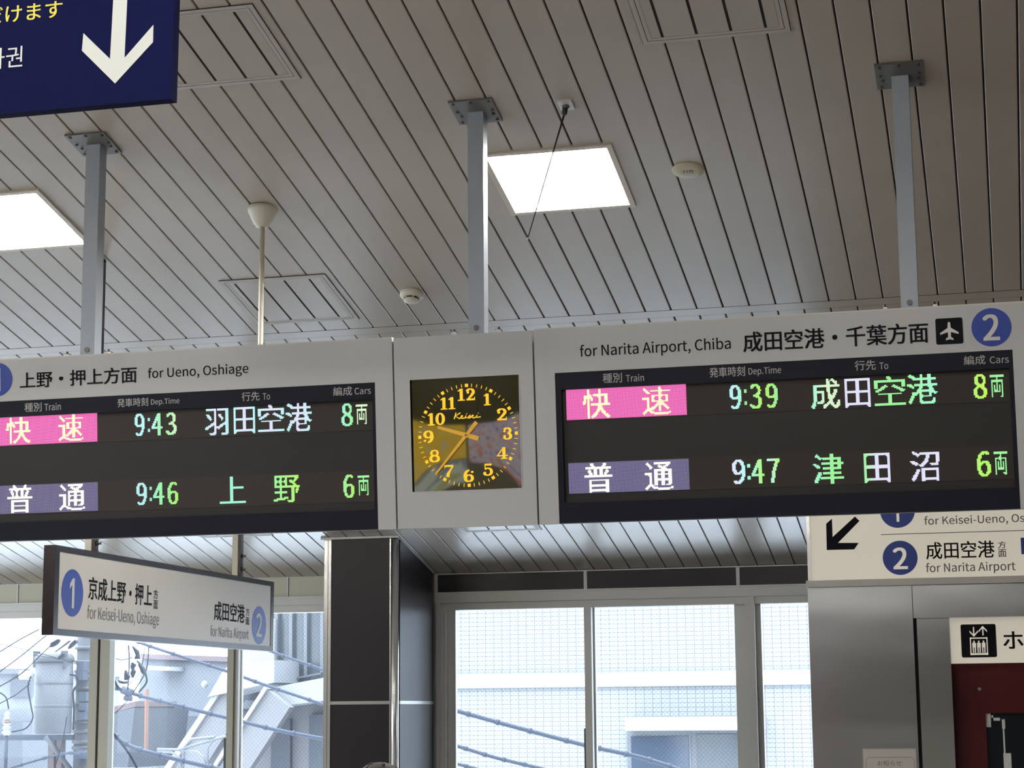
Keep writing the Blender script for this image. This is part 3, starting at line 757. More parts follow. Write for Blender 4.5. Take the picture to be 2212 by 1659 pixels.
glyph2(RB, pbox(Z6, 1905, 2012, 380, 552), M['white'], -.0015, '2')
x_ = bd((-2, 820)); disc(LB, bd((27, 819))[0] - .083, x_[1], .083, .082, M['blue'])
glyph2(LB, (bd((27, 819))[0] - .083 - .02, bd((27, 819))[0] - .083 + .02, x_[1] - .056, x_[1] + .056), M['white'], -.0015, '1')
# airport pictogram
def rrect(x0, x1, z0, z1, r, n=6):
    P = []
    for cx, cz, a0 in ((x1 - r, z0 + r, -90), (x1 - r, z1 - r, 0), (x0 + r, z1 - r, 90), (x0 + r, z0 + r, 180)):
        for k in range(n + 1): a = math.radians(a0 + 90 * k / n); P.append((cx + r * math.cos(a), cz + r * math.sin(a)))
    return P
bx = pbox(Z6, 1604, 1778, (1690, 406), (1692, 573))
MB().prism(rrect(bx[0], bx[1], bx[2], bx[3], .008), -.0015, .001).build('airport_pictogram', M['ink'], RB)
def plane_poly(cx, cz, s):
    h = [(0, .46), (.06, .40), (.075, .16), (.44, -.08), (.44, -.17), (.075, -.05), (.065, -.28), (.18, -.37), (.18, -.45), (0, -.40)]
    return [(cx + x * s, cz + z * s) for x, z in h] + [(cx - x * s, cz + z * s) for x, z in reversed(h[1:-1])]
MB().prism(plane_poly((bx[0] + bx[1]) / 2, (bx[2] + bx[3]) / 2, .088), -.0028, -.0012).build('plane_symbol', M['white'], RB)

# top fittings
def fitting(root, px, py):
    x = bd((px, py))[0]
    MB().box(x - .007, x + .011, .02, .05, VT, VT + .016).build('fixing_block', M['zinc'], root)
    MB().tube([(x, .05, VT + .014), (x, .05, VT + .030)], .006, 8).box(x - .014, x + .012, .03, .07, VT + .016, VT + .019).build('fixing_bolt', M['bolt'], root)
fitting(LB, 135, 768); fitting(LB, 225, 765); fitting(RB, 1910, 665); fitting(RB, 2018, 660)

# =================================================================== CLOCK UNIT
CK = empty('station_clock', B0, BR_, 'square olive clock with yellow numerals set between the departure boards', 'clock')
x0, x1 = -.341, .314
q0, q1, r0, r1 = -.267, .246, -.248, .264
MB().box(x0, x1, 0, .20, r1, VT).box(x0, x1, 0, .20, VB, r0).box(x0, q0, 0, .20, r0, r1).box(q1, x1, 0, .20, r0, r1).build('housing', M['board'], CK)
fr = MB(); e = .004
fr.box(q0 - e, q1 + e, -.002, .03, r1, r1 + e).box(q0 - e, q1 + e, -.002, .03, r0 - e, r0).box(q0 - e, q0, -.002, .03, r0, r1).box(q1, q1 + e, -.002, .03, r0, r1)
fr.build('opening_trim', M['board'], CK)
# gently domed glossy dial
dm = MB(); N = 24; cxm, czm = (q0 + q1) / 2, (r0 + r1) / 2
def dy(x, z):
    return .014 - .004 * (1 - ((x - cxm) / .26) ** 2) * (1 - ((z - czm) / .26) ** 2)
for i in range(N):
    for j in range(N):
        X = [q0 + (q1 - q0) * k / N for k in (i, i + 1)]; Zz = [r0 + (r1 - r0) * k / N for k in (j, j + 1)]
        dm.face([(X[0], dy(X[0], Zz[0]), Zz[0]), (X[1], dy(X[1], Zz[0]), Zz[0]), (X[1], dy(X[1], Zz[1]), Zz[1]), (X[0], dy(X[0], Zz[1]), Zz[1])], True)
me_ = dm.build('dial', M['dial'], CK)
import bmesh
bm_ = bmesh.new(); bm_.from_mesh(me_.data); bmesh.ops.remove_doubles(bm_, verts=bm_.verts[:], dist=1e-5); bm_.to_mesh(me_.data); bm_.free()
KC = bd(C6(878, 829)); RX = (bd(C6(1424, 803))[0] - bd(C6(342, 852))[0]) / 2; RZ = (bd(C6(863, 270))[1] - bd(C6(893, 1390))[1]) / 2
YD = .0085
tick = MB()
for k in range(60):
    if k % 5 == 0: continue
    a = math.radians(90 - 6 * k); c_, s_ = math.cos(a), math.sin(a)
    p = (KC[0] + RX * c_, KC[1] + RZ * s_); hl, hw = .0075, .0014
    tick.prism([(p[0] + c_ * hl - s_ * hw, p[1] + s_ * hl + c_ * hw), (p[0] - c_ * hl - s_ * hw, p[1] - s_ * hl + c_ * hw), (p[0] - c_ * hl + s_ * hw, p[1] - s_ * hl - c_ * hw), (p[0] + c_ * hl + s_ * hw, p[1] + s_ * hl - c_ * hw)], YD, YD + .001)
tick.build('minute_track', M['clockyellow'], CK)
for k in range(0, 60, 5):
    a = math.radians(90 - 6 * k); c_, s_ = math.cos(a), math.sin(a); p = (KC[0] + RX * c_, KC[1] + RZ * s_); w_ = .0072
    MB().prism([(p[0] + (c_ * i_ - s_ * j_) * w_, p[1] + (s_ * i_ + c_ * j_) * w_) for i_, j_ in ((-1, -1), (1, -1), (1, 1), (-1, 1))], YD, YD + .001).build('hour_mark', M['clockyellow'], CK)

def stroke(mb, pts, y, sc, ox, oz, closed=False):
    """pts [(x,z,w)] variable width brush in unit cell, scaled by sc=(sx,sz)"""
    P = [(ox + x * sc[0], oz + z * sc[1], w * sc[1]) for x, z, w in pts]
    n = len(P); Ls = []; Rs = []
    for i in range(n):
        a = P[(i - 1) % n] if (closed or i > 0) else P[i]; b = P[(i + 1) % n] if (closed or i < n - 1) else P[i]
        dx, dz = b[0] - a[0], b[1] - a[1]; l = math.hypot(dx, dz) or 1
        nx, nz = -dz / l, dx / l; w = P[i][2] / 2
        Ls.append((P[i][0] + nx * w, P[i][1] + nz * w)); Rs.append((P[i][0] - nx * w, P[i][1] - nz * w))
    for i in range(n if closed else n - 1):
        j = (i + 1) % n
        mb.face([(Ls[i][0], y, Ls[i][1]), (Rs[i][0], y, Rs[i][1]), (Rs[j][0], y, Rs[j][1]), (Ls[j][0], y, Ls[j][1])])
def arc(cx, cz, rx, rz, a0, a1, wt, ws, n=22):
    """arc whose brush is thick (wt) where the stroke runs vertical, thin (ws) where horizontal"""
    out = []
    for k in range(n + 1):
        a = math.radians(a0 + (a1 - a0) * k / n)
        out.append((cx + rx * math.cos(a), cz + rz * math.sin(a), ws + (wt - ws) * abs(math.cos(a)) ** 1.3))
    return out
def dot(cx, cz, r, n=14): return [('poly', [(cx + r * math.cos(2 * math.pi * k / n), cz + r * math.sin(2 * math.pi * k / n)) for k in range(n)])]
T_, S_ = .26, .10
def slab(x0, x1, z): return [(x0, z, .09), (x1, z, .09)]
DIG = {
    '1': [[(.30, 0, T_), (.30, 1, T_)], slab(.02, .58, .045), [(.02, .80, .07), (.22, .90, .14), (.36, .97, .06)]],
    '0': [arc(.38, .5, .27, .44, 0, 360, T_, S_, 40)],
    '2': [arc(.36, .70, .24, .24, 170, -30, T_, S_), [(.57, .58, T_ * .9), (.42, .38, .2), (.16, .10, .12)], [(.05, .075, .15), (.72, .075, .15)], [(.68, .02, .06), (.68, .28, .07)], dot(.17, .66, .10)],
    '3': [arc(.34, .74, .22, .21, 160, -80, T_ * .9, S_), arc(.34, .28, .25, .24, 85, -160, T_, S_), dot(.14, .70, .09), dot(.14, .27, .10)],
    '4': [[(.50, 0, T_), (.50, 1, T_)], [(.04, .30, .08), (.46, .94, .10)], [(0, .28, .10), (.76, .28, .10)], slab(.28, .74, .045)],
    '5': [arc(.34, .33, .26, .29, 130, -160, T_, S_), [(.17, .52, .08), (.17, .97, .09)], [(.14, .92, .16), (.62, .92, .16)], dot(.14, .24, .10)],
    '6': [arc(.38, .30, .24, .26, 0, 360, T_, S_, 36), arc(.50, .50, .38, .46, 215, 100, T_, S_), dot(.62, .80, .09)],
    '7': [[(.08, .92, .16), (.70, .92, .16)], [(.70, .92, .10), (.46, .52, .14), (.32, .25, T_), (.30, 0, T_ * 1.1)], [(.08, .72, .06), (.08, .96, .07)]],
    '8': [arc(.37, .74, .21, .22, 0, 360, T_ * .8, S_, 32), arc(.37, .27, .26, .25, 0, 360, T_, S_, 32)],
    '9': [arc(.38, .70, .24, .26, 0, 360, T_, S_, 36), arc(.26, .50, .38, .46, 35, -80, T_, S_), dot(.14, .20, .09)],
}
def numeral(txt, box):
    mb = MB(); x0, x1, z0, z1 = box; ws = {'1': .60}; tot = sum(ws.get(c, .76) for c in txt) + .06 * (len(txt) - 1)
    sx = (x1 - x0) / tot; ox = x0
    for c in txt:
        for st in DIG[c]:
            if isinstance(st[0], tuple) and st[0][0] == 'poly':
                mb.face([(ox + a * sx, YD, z0 + b * (z1 - z0)) for a, b in st[0][1]])
            else: stroke(mb, st, YD, (sx, z1 - z0), ox, z0)
        ox += (ws.get(c, .76) + .06) * sx
    mb.build('numeral', M['clockyellow'], CK)
for txt, l, r_, t, b in (('12', 762, 963, 305, 440), ('1', 1055, 1137, 362, 494), ('2', 1198, 1322, 527, 662), ('3', 1268, 1385, 742, 876), ('4', 1205, 1325, 963, 1095), ('5', 1045, 1170, 1148, 1282), ('6', 828, 952, 1215, 1352), ('7', 608, 725, 1163, 1298), ('8', 443, 572, 995, 1128), ('9', 375, 498, 780, 918), ('10', 428, 620, 580, 718), ('11', 570, 740, 405, 540)):
    numeral(txt, pbox(C6, l, r_, t, b))
# script lettering
kb = pbox(C6, 720, 1022, (870, 570), (870, 642)); mb = MB()
def kx(x, z): return x + .22 * z
SC = [[(.02, 0), (.12, 1)], [(.34, .95), (.08, .45), (.30, .02)], [(.30, .02), (.38, .28), (.46, .45), (.40, .52), (.36, .30), (.42, .05), (.56, .12)],
      [(.56, .12), (.62, .52), (.60, .10), (.70, .14)], [(.70, .14), (.84, .52), (.80, .30), (.82, .08), (.72, .05)], [(.82, .08), (.90, .30), (1.0, .45), (.94, .52), (.90, .30), (.96, .05), (1.1, .12)],
      [(1.1, .12), (1.18, .52), (1.16, .10), (1.34, .18)], [(.64, .70), (.66, .78)], [(1.22, .72), (1.24, .80)]]
for st in SC:
    pts = [(p[0] / 1.34, p[1], .17) for p in st]
    stroke(mb, pts, YD, (kb[1] - kb[0], kb[3] - kb[2]), kb[0], kb[2])
mb.build('clock_lettering', M['clockyellow'], CK)
def hand(name, f0, f1, w0, w1, y, rtip=False):
    a = bd(C6(*f0)); b = bd(C6(*f1)); d = Vector((b[0] - a[0], b[1] - a[1])); d.normalize(); n = Vector((-d.y, d.x))
    P = [(a[0] + n.x * w0, a[1] + n.y * w0), (a[0] - n.x * w0, a[1] - n.y * w0), (b[0] - n.x * w1, b[1] - n.y * w1)]
    if rtip:
        for k in range(1, 6):
            t = math.radians(-90 + 30 * k); P.append((b[0] + (d.x * math.cos(t) + n.x * math.sin(t)) * w1, b[1] + (d.y * math.cos(t) + n.y * math.sin(t)) * w1))
    P.append((b[0] + n.x * w1, b[1] + n.y * w1))
    MB().prism(P, y - .0015, y).build(name, M['clockhand'], CK)
hand('hour_hand', (1000, 867), (552, 742), .0108, .0062, .006, True)
hand('minute_hand', (980, 682), (525, 1265), .0092, .0040, .0025)
c_ = bd(C6(862, 828)); disc(CK, c_[0], c_[1], .005, .005, M['steelplate'], y=.0005, name='hand_pin', th=.003, n=16)
fitting(CK, 975, 716); fitting(CK, 1072, 711)

# =================================================================== HANGING PLATFORM SIGN (left)
HX = -4.78
def hs(p):
    q = atX(p[0], p[1], HX); return q.y, q.z
ya, yb_ = hs((115, 1274))[0], hs((589, 1356))[0]
ztop = hs((117, 1176.6))[1]; zbot = hs((111.9, 1371.5))[1]
HS = empty('platform_sign', (HX, ya, zbot), label='long hanging sign for platforms 1 and 2 in a dark frame', cat='hanging sign')
Ln = yb_ - ya; Hh = ztop - zbot
def hp(mb, name, m, lab=None):
    o = mb.build(name, m, HS)
    if lab: o['label'] = lab
    return o
fwv = .036
hp(MB().box(-.06, 0, 0, Ln, 0, Hh).box(0, .006, 0, Ln, 0, .034).box(0, .006, 0, Ln, Hh - .032, Hh).box(0, .006, 0, .05, .034, Hh - .032).box(0, .006, Ln - .05, Ln, .034, Hh - .032), 'frame', M['signframe'])
hp(MB().box(-.001, .003, .05, Ln - .05, .034, Hh - .032), 'face_panel', M['signface'])
def hconv(p): q = hs(p); return q[0] - ya, q[1] - zbot
hfn = lambda a, b, c: (.003 - c, a, b)
def HT(s_, l, r_, t, b, m='ink', off=.012, name='lettering'):
    # l,r as (x,y) at mid height, t,b as (x,y)
    bx_ = (hconv(H6(*l))[0], hconv(H6(*r_))[0], hconv(H6(*b))[1], hconv(H6(*t))[1])
    flat_text(name, s_, bx_, M[m], HS, y=0, offset=off, fn=hfn)
HT('京成上野・押上', (512, 480), (1055, 560), (680, 398), (680, 592), off=.02)
HT('方', (1068, 525), (1106, 530), (1088, 488), (1088, 568)); HT('面', (1068, 615), (1104, 620), (1086, 580), (1086, 655))
HT('for Keisei-Ueno, Oshiage', (503, 680), (1115, 760), (520, 620), (1075, 822), 'inkgrey', .006)
HT('成田空港', (1585, 665), (1845, 700), (1660, 592), (1600, 752), off=.02)
HT('方', (1855, 680), (1887, 685), (1870, 645), (1870, 712)); HT('面', (1855, 755), (1885, 760), (1870, 725), (1870, 790))
HT('for Narita Airport', (1555, 830), (1880, 880), (1575, 792), (1815, 932), 'inkgrey', .006)
def hdisc(c, rx, rz):
    y_, z_ = hconv(H6(*c)); hw = abs(hconv(H6(c[0] + rx, c[1]))[0] - hconv(H6(c[0] - rx, c[1]))[0]) / 2; hh_ = abs(hconv(H6(c[0], c[1] + rz))[1] - hconv(H6(c[0], c[1] - rz))[1]) / 2
    n = 40; mb = MB(); mb.prism3([(.003, y_ + hw * math.cos(2 * math.pi * k / n), z_ + hh_ * math.sin(2 * math.pi * k / n)) for k in range(n)], (.0015, 0, 0))
    hp(mb, 'route_circle', M['blue'])
    return y_, z_, hw, hh_
y_, z_, hw, hh_ = hdisc((375, 517), 93, 203)
flat_text('route_number', '1', (hconv(H6(350, 500))[0], hconv(H6(390, 500))[0], hconv(H6(375, 648))[1], hconv(H6(375, 390))[1]), M['white'], HS, y=-.0015, offset=.03, fn=hfn)
y_, z_, hw, hh_ = hdisc((1969, 793), 60, 163)
flat_text('route_number', '2', (hconv(H6(1942, 790))[0], hconv(H6(1992, 790))[0], hconv(H6(1970, 895))[1], hconv(H6(1970, 690))[1]), M['white'], HS, y=-.0015, offset=.03, fn=hfn)
for px, py in ((205, 1190), (519, 1258)):
    y_ = hs((px, py))[0] - ya; Y = ya + y_; zc_ = czl(Y) - zbot
    hp(MB().box(-.05, -.012, y_ - .02, y_ + .02, Hh, zc_ + .01), 'hanger', M['alucream'])
    hp(MB().box(-.012, .010, y_ - .02, y_ + .02, Hh, zc_ + .01), 'hanger_channel', M['signframe'])
    for dz in (.045, .13): hp(MB().tube([(.01, y_, Hh + dz), (.035, y_, Hh + dz)], .008, 8).tube([(.012, y_, Hh + dz), (.018, y_, Hh + dz)], .014, 6), 'bolt', M['bolt'])

# =================================================================== BLUE SIGN (top left, near)
BY = 6.0
def bl(p):
    q = atY(p[0], p[1], BY); return q.x, q.z
bx1 = bl((373, 100))[0]; bz0 = bl((371, 213))[1]
BS = empty('ticket_sign', (bx1, BY, bz0), label='dark blue hanging sign with a pale down arrow, top left corner', cat='hanging sign')
bconv = lambda p: (bl(p)[0] - bx1, bl(p)[1] - bz0)
ex = bconv((376, 0))[0]
MB().prism([(-1.9, 0), (-.002, 0), (ex, .36), (ex + .004, .9), (-1.9, .9)], 0, .05).build('sign_panel', M['bluesign'], BS)
ar = [(725, 0), (812, 0), (797, 372), (982, 160), (980, 270), (737, 535), (525, 325), (535, 213), (705, 378)]
P = [bconv(Z1(*p)) for p in ar]; P[0] = (P[0][0] + .006, P[0][1] + .2); P[1] = (P[1][0] + .006, P[1][1] + .2)
am = MB(); am.prism([P[0], P[1], P[2], P[8]], -.0015, 0); am.prism([P[2], P[3], P[4], P[5], P[6], P[7], P[8]], -.0015, 0)
am.build('down_arrow', M['arrowgrey'], BS)
H(BS, Z1, 'だけます', -95, 400, (350, 8), (100, 140), 'yellow', conv=bconv, off=.012)
H(BS, Z1, '차권', -85, 145, (95, 298), (95, 432), 'arrowgrey', conv=bconv, off=.0)
for x_ in (-.25, -1.5): MB().tube([(x_, .025, .9), (x_, .025, czl(BY) - bz0 + .02)], .015, 12).build('hanger_rod', M['pole'], BS)

# =================================================================== ELEVATOR
EY = 13.5
def ev(p):
    q = atY(p[0], p[1], EY); return q.x, q.z
EL = empty('elevator', (0, EY, 0), label='brushed steel elevator front with a dark red door', cat='elevator')
exl = ev((1752, 1500))[0]; exr = ev((1979, 1500))[0]; ejr = ev((2057, 1500))[0]; zlin = ev((2000, 1335))[1]; ztr = ev((1800, 1268))[1]
ET = czl(EY)
_c = MB(); _c.box(exl, exr, 0, 1.9, 0, ztr); _c.build('corner_panel', M['stainless'], EL)
MB().box(exr + .004, 2.2, 0, 1.9, zlin, ztr).build('lintel', M['stainless'], EL)
MB().box(exr, exr + .028, .05, .3, 0, zlin).build('shadow_gap', M['darkvoid'], EL)
MB().box(exr + .022, ejr, .04, .3, 0, zlin).build('door_jamb', M['stainless'], EL)
MB().box(exl - .006, 2.2, -.035, .05, ztr, ztr + .045).build('ledge', M['alu'], EL)
door = MB(); dwx, dwz = ev((2128, 1541)); 
door.box(ejr, dwx, .16, .2, 0, 2.05).box(dwx, 1.0, .16, .2, dwz, 2.05).box(dwx, 1.0, .16, .2, 0, .7)
dob = door.build('door', M['red'], EL)
MB().box(dwx, 1.0, .185, .195, .7, dwz).build('door_window', M['doorglass'], dob)
k_ = ev((2115, 1488)); MB().tube([(k_[0], .16, k_[1]), (k_[0], .152, k_[1])], .012, 16).build('keyhole', M['stainless'], dob)
# white boxes standing in for bright daylight seen in the door window
wd = MB()
def wbox(l, t, r_, b):
    p0 = atY(*R5(l, t), EY + .18); p1 = atY(*R5(r_, b), EY + .18)
    wd.box(p0.x, p1.x, .176, .184, p1.z, p0.z)
wbox(1715, 240, 1790, 420); wbox(1790, 268, 1820, 338); wbox(1790, 300, 1905, 338); wbox(1925, 320, 1972, 440); wbox(1938, 440, 1975, 760); wbox(1945, 755, 2062, 1100)
wd.build('window_bracket', M['white'], dob)
# wall above the elevator and its lit direction sign
SG = empty('direction_sign', (0, EY - .03, 0), label='cream direction sign above the elevator with a diagonal arrow', cat='direction sign')
sx0 = ev((1752, 1200))[0]; sz0 = ztr + .045
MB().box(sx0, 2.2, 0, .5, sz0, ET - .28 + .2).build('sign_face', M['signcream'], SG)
MB().box(sx0 - .022, sx0, -.01, .5, sz0, ET - .08).build('edge_trim', M['chrome'], SG)
sgc = lambda p: ev(p)
P = [ev(D4(*p)) for p in ((480, 105), (508, 132), (375, 268), (503, 268), (475, 308), (306, 312), (302, 150), (338, 118), (342, 232))]
am = MB(); am.prism([P[0], P[1], P[2], P[5], P[8]], -.0015, 0); am.prism([P[2], P[3], P[4], P[5]], -.0015, 0); am.prism([P[5], P[6], P[7], P[8]], -.0015, 0)
am.build('diagonal_arrow', M['ink'], SG)
for cx, cy_ in ((742, 69), (759, 360)):
    q = ev(D4(cx, cy_)); w_ = abs(ev(D4(cx + 108, cy_))[0] - q[0]); v_ = abs(ev(D4(cx, cy_ + 106))[1] - q[1]); disc(SG, q[0], q[1], w_, v_, M['blue'])
glyph2(SG, pbox(D4, 715, 805, 295, 432, ev), M['signcream'], -.0015, '2'); glyph2(SG, pbox(D4, 718, 752, 2, 138, ev), M['signcream'], -.0015, '1')
H(SG, D4, '成田空港', 918, 1342, (1100, 258), (1100, 366), conv=ev, off=.012)
H(SG, D4, '方', 1362, 1412, 258, 302, conv=ev); H(SG, D4, '面', 1365, 1415, 308, 355, conv=ev)
H(SG, D4, 'for Narita Airport', 918, 1472, (930, 392), (1350, 455), 'inkgrey', conv=ev)
H(SG, D4, 'for Keisei-Ueno, Oshiage', 908, 1712, (930, 103), (930, 172), 'inkgrey', conv=ev)
a_ = ev(D4(640, 217)); MB().box(a_[0], a_[0] + 1.9, -.0012, 0, a_[1] - .0025, a_[1] + .0025).build('divider_line', M['inkgrey'], SG)
p0 = ev(D4(1503, 236)); p1 = ev(D4(1506, 338)); MB().box(p0[0], p0[0] + .11, -.0015, 0, p1[1], p0[1]).build('blue_square', M['blue'], SG)
# small sign over the door
ES = empty('elevator_sign', (0, EY + .06, 0), label='small cream sign with the elevator pictogram above the red door', cat='sign')
def es(p): q = atY(p[0], p[1], EY + .06); return q.x, q.z
b0 = es(D4(1072, 745)); b1 = es(D4(1083, 1012))
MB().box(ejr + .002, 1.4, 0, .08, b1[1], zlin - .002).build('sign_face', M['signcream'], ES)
bx = pbox(D4, 1135, 1353, 769, 974, es)
MB().prism(rrect(bx[0], bx[1], bx[2], bx[3], .012), -.0015, 0).build('elevator_pictogram', M['ink'], ES)
pw, ph = bx[1] - bx[0], bx[3] - bx[2]
def ux(u, v): return (bx[0] + u * pw, bx[2] + v * ph)
def pr(mb, pts, y0=-.003, y1=-.0014): mb.prism([ux(*p) for p in pts], y0, y1)
w_ = MB()
for a, b in (((.25, .07), (.28, .60)), ((.72, .07), (.75, .60))): pr(w_, [(a[0], a[1]), (b[0], a[1]), (b[0], b[1]), (a[0], b[1])])
pr(w_, [(.25, .56), (.75, .56), (.75, .60), (.25, .60)]); pr(w_, [(.25, .07), (.75, .07), (.75, .13), (.25, .13)])
for cx in (.365, .5, .635):
    pr(w_, [(cx - .045, .14), (cx - .012, .14), (cx - .012, .30), (cx + .012, .30), (cx + .012, .14), (cx + .045, .14), (cx + .055, .42), (cx + .03, .45), (cx - .03, .45), (cx - .055, .42)])
    pr(w_, [(cx + .025 * math.cos(k), .48 + .028 * math.sin(k)) for k in (0, .8, 1.6, 2.4, 3.14, 3.9, 4.7, 5.5)])
for cx, sg in ((.37, -1), (.63, 1)):
    t0, t1 = (.64, .90) if sg < 0 else (.64, .90)
    pr(w_, [(cx - .018, .66), (cx + .018, .66), (cx + .018, .92), (cx - .018, .92)])
    tip = .62 if sg < 0 else .95; bk = .76 if sg < 0 else .81
    pr(w_, [(cx, tip), (cx + .12, bk), (cx + .12, bk - sg * .055), (cx, tip - sg * .06)]) ; pr(w_, [(cx, tip), (cx - .12, bk), (cx - .12, bk - sg * .055), (cx, tip - sg * .06)])
w_.build('pictogram_lines', M['signcream'], ES)
H(ES, D4, 'ホ', 1395, 1520, 812, 922, conv=es, off=.02)
# notice on the steel panel
NT = empty('notice', (0, EY - .004, 0), label='small taped paper notice on the steel elevator panel', cat='notice')
n0 = ev(R5(135, 700)); n1 = ev(R5(828, 700))
MB().box(n0[0], n1[0], -.002, .003, n0[1] - .42, n0[1] + .003).build('clear_pocket', M['tape'], NT)
MB().box(n0[0] + .007, n1[0] - .006, -.003, -.001, n0[1] - .41, n0[1] - .003).build('paper', M['paper'], NT)
H(NT, R5, 'お知らせ', 330, 640, 850, 918, 'inkgrey', conv=ev, y=-.003)
bo = MB(); q0_ = ev(R5(178, 805)); q1_ = ev(R5(805, 805)); P = rrect(q0_[0], q1_[0], q0_[1] - .3, q0_[1], .03); Q = rrect(q0_[0] + .003, q1_[0] - .003, q0_[1] - .297, q0_[1] - .003, .027)
for k in range(len(P)):
    j = (k + 1) % len(P); bo.face([(P[k][0], -.0035, P[k][1]), (P[j][0], -.0035, P[j][1]), (Q[j][0], -.0035, Q[j][1]), (Q[k][0], -.0035, Q[k][1])])
bo.build('border_line', M['inkgrey'], NT)

# =================================================================== PERSON (only the crown of the head reaches the frame)
def person():
    hp_ = atY(822, 1646, 6.0); X, Y, zt_ = hp_.x, hp_.y, hp_.z
    root = empty('person', (X, Y, 0), (0, 0, math.pi), label='person in a dark coat, only the dark-haired crown showing at bottom', cat='person')
    h = zt_; s = h / 1.6
    J = {'pel': (0, 0, .86), 'wst': (0, 0, .98), 'ch': (0, -.01, 1.18), 'nk0': (0, 0, 1.31), 'nk': (0, 0, 1.38)}
    vs = []; es_ = []; rs = []
    def V(p, r): vs.append((p[0] * s, p[1] * s, p[2] * s)); rs.append(r * s); return len(vs) - 1
    pel = V((0, 0, .86), .14); w = V((0, 0, 1.0), .125); ch = V((0, 0, 1.16), .14); sh = V((0, 0, 1.27), .10); n = V((0, 0, 1.34), .044); hd0 = V((0, -.008, 1.425), .060); hd1 = V((0, -.012, 1.49), .082); hd2 = V((0, -.005, 1.54), .066)
    es_ += [(pel, w), (w, ch), (ch, sh), (sh, n), (n, hd0), (hd0, hd1), (hd1, hd2)]
    for sg in (-1, 1):
        a = V((.16 * sg, 0, 1.26), .058); b = V((.20 * sg, .02, 1.02), .042); c = V((.22 * sg, -.03, .80), .028); d = V((.22 * sg, -.04, .74), .030); e_ = V((.22 * sg, -.045, .69), .026)
        es_ += [(sh, a), (a, b), (b, c), (c, d), (d, e_)]
        for k, (dx, dy_, ln) in enumerate(((-.018, -.03, .06), (-.008, -.012, .075), (0, .004, .08), (.008, .018, .072))):
            f1 = V((.22 * sg + dx * .4, -.045 + dy_, .69 - ln * .5), .009); f2 = V((.22 * sg + dx * .3, -.05 + dy_ * 1.0, .69 - ln), .008); es_ += [(e_, f1), (f1, f2)]
        th = V((.205 * sg, -.085, .71), .010); es_ += [(d, th)]
        l0 = V((.085 * sg, 0, .80), .088); l1 = V((.095 * sg, -.01, .45), .056); l2 = V((.10 * sg, .01, .10), .038); l3 = V((.10 * sg, -.02, .05), .038); l4 = V((.105 * sg, -.14, .03), .03)
        es_ += [(pel, l0), (l0, l1), (l1, l2), (l2, l3), (l3, l4)]
    me = bpy.data.meshes.new('body'); me.from_pydata(vs, es_, []); me.materials.append(M['skin'])
    o = bpy.data.objects.new('body', me); COL.objects.link(o); o.parent = root
    sk = o.modifiers.new('skin', 'SKIN'); sk.use_smooth_shade = True
    for i, r in enumerate(rs): me.skin_vertices[0].data[i].radius = (r, r)
    me.skin_vertices[0].data[0].use_root = True
    sb = o.modifiers.new('sub', 'SUBSURF'); sb.levels = 2; sb.render_levels = 2
    # face
    z = 1.485 * s
    for sg in (-1, 1):
        MB().lathe([(.001, .011), (.008, .008), (.011, 0), (.008, -.008), (.001, -.011)], 16, c=(.028 * sg, -.066 * s, z)).build('eye', M['white'], root)
        MB().lathe([(.001, .005), (.005, 0), (.001, -.005)], 12, c=(.028 * sg, -.0765 * s, z)).build('iris', M['hair'], root)
        MB().lathe([(.001, .028), (.008, .022), (.010, 0), (.006, -.022), (.001, -.028)], 12, c=(.074 * s * sg, 0, z - .012)).build('ear', M['skin'], root)
        MB().tube([(.016 * sg, -.080 * s, z + .022), (.030 * sg, -.079 * s, z + .026), (.044 * sg, -.070 * s, z + .021)], .003, 6).build('eyebrow', M['hair'], root)
    MB().tube([(0, -.074 * s, z + .004), (0, -.086 * s, z - .020), (0, -.094 * s, z - .034), (0, -.080 * s, z - .042)], [.006, .009, .012, .008], 12).build('nose', M['skin'], root)
    MB().tube([(-.022, -.064 * s, z - .064), (-.008, -.072 * s, z - .062), (.008, -.072 * s, z - .062), (.022, -.064 * s, z - .064)], [.002, .0045, .0045, .002], 8).build('mouth', M['lip'], root)
    # coat, trousers, hair
    co = MB().lathe([(.20 * s, .70 * s), (.20 * s, .85 * s), (.185 * s, 1.0 * s), (.205 * s, 1.16 * s), (.205 * s, 1.25 * s), (.15 * s, 1.315 * s), (.085 * s, 1.34 * s), (.068 * s, 1.365 * s)], 28)
    c_ob = co.build('coat', M['coat'], root)
    for v in c_ob.data.vertices: v.co.y *= .88
    for sg in (-1, 1):
        MB().tube([(.13 * s * sg, 0, 1.27 * s), (.175 * s * sg, 0, 1.25 * s), (.205 * s * sg, .02 * s, 1.02 * s), (.222 * s * sg, -.03 * s, .79 * s)], [.062 * s, .078 * s, .062 * s, .046 * s], 16).build('sleeve', M['coat'], root)
        MB().tube([(.085 * s * sg, 0, .84 * s), (.095 * s * sg, -.01 * s, .45 * s), (.10 * s * sg, .01 * s, .07 * s)], [.10 * s, .072 * s, .060 * s], 16).build('trouser_leg', M['trouser'], root)
    hm = MB(); n_ = 28; rows = 14
    Rr = .088
    pr_ = []
    for k in range(rows + 1):
        a = math.radians(90 - 125 * k / rows); pr_.append((max(.001, Rr * math.cos(a)), Rr * math.sin(a)))
    hm.lathe(pr_, n_, c=(0, .008, h - Rr))
    ho = hm.build('hair', M['hair'], root)
    import bmesh as _b
    for v in ho.data.vertices:
        an = math.atan2(v.co.y, v.co.x); v.co += Vector((math.cos(an), math.sin(an), 0)) * (.003 * math.sin(an * 11) + .002 * math.sin(an * 23 + v.co.z * 90))
        if v.co.z < h - Rr and v.co.y < -.03: v.co.z = h - Rr + .02
    st = MB()
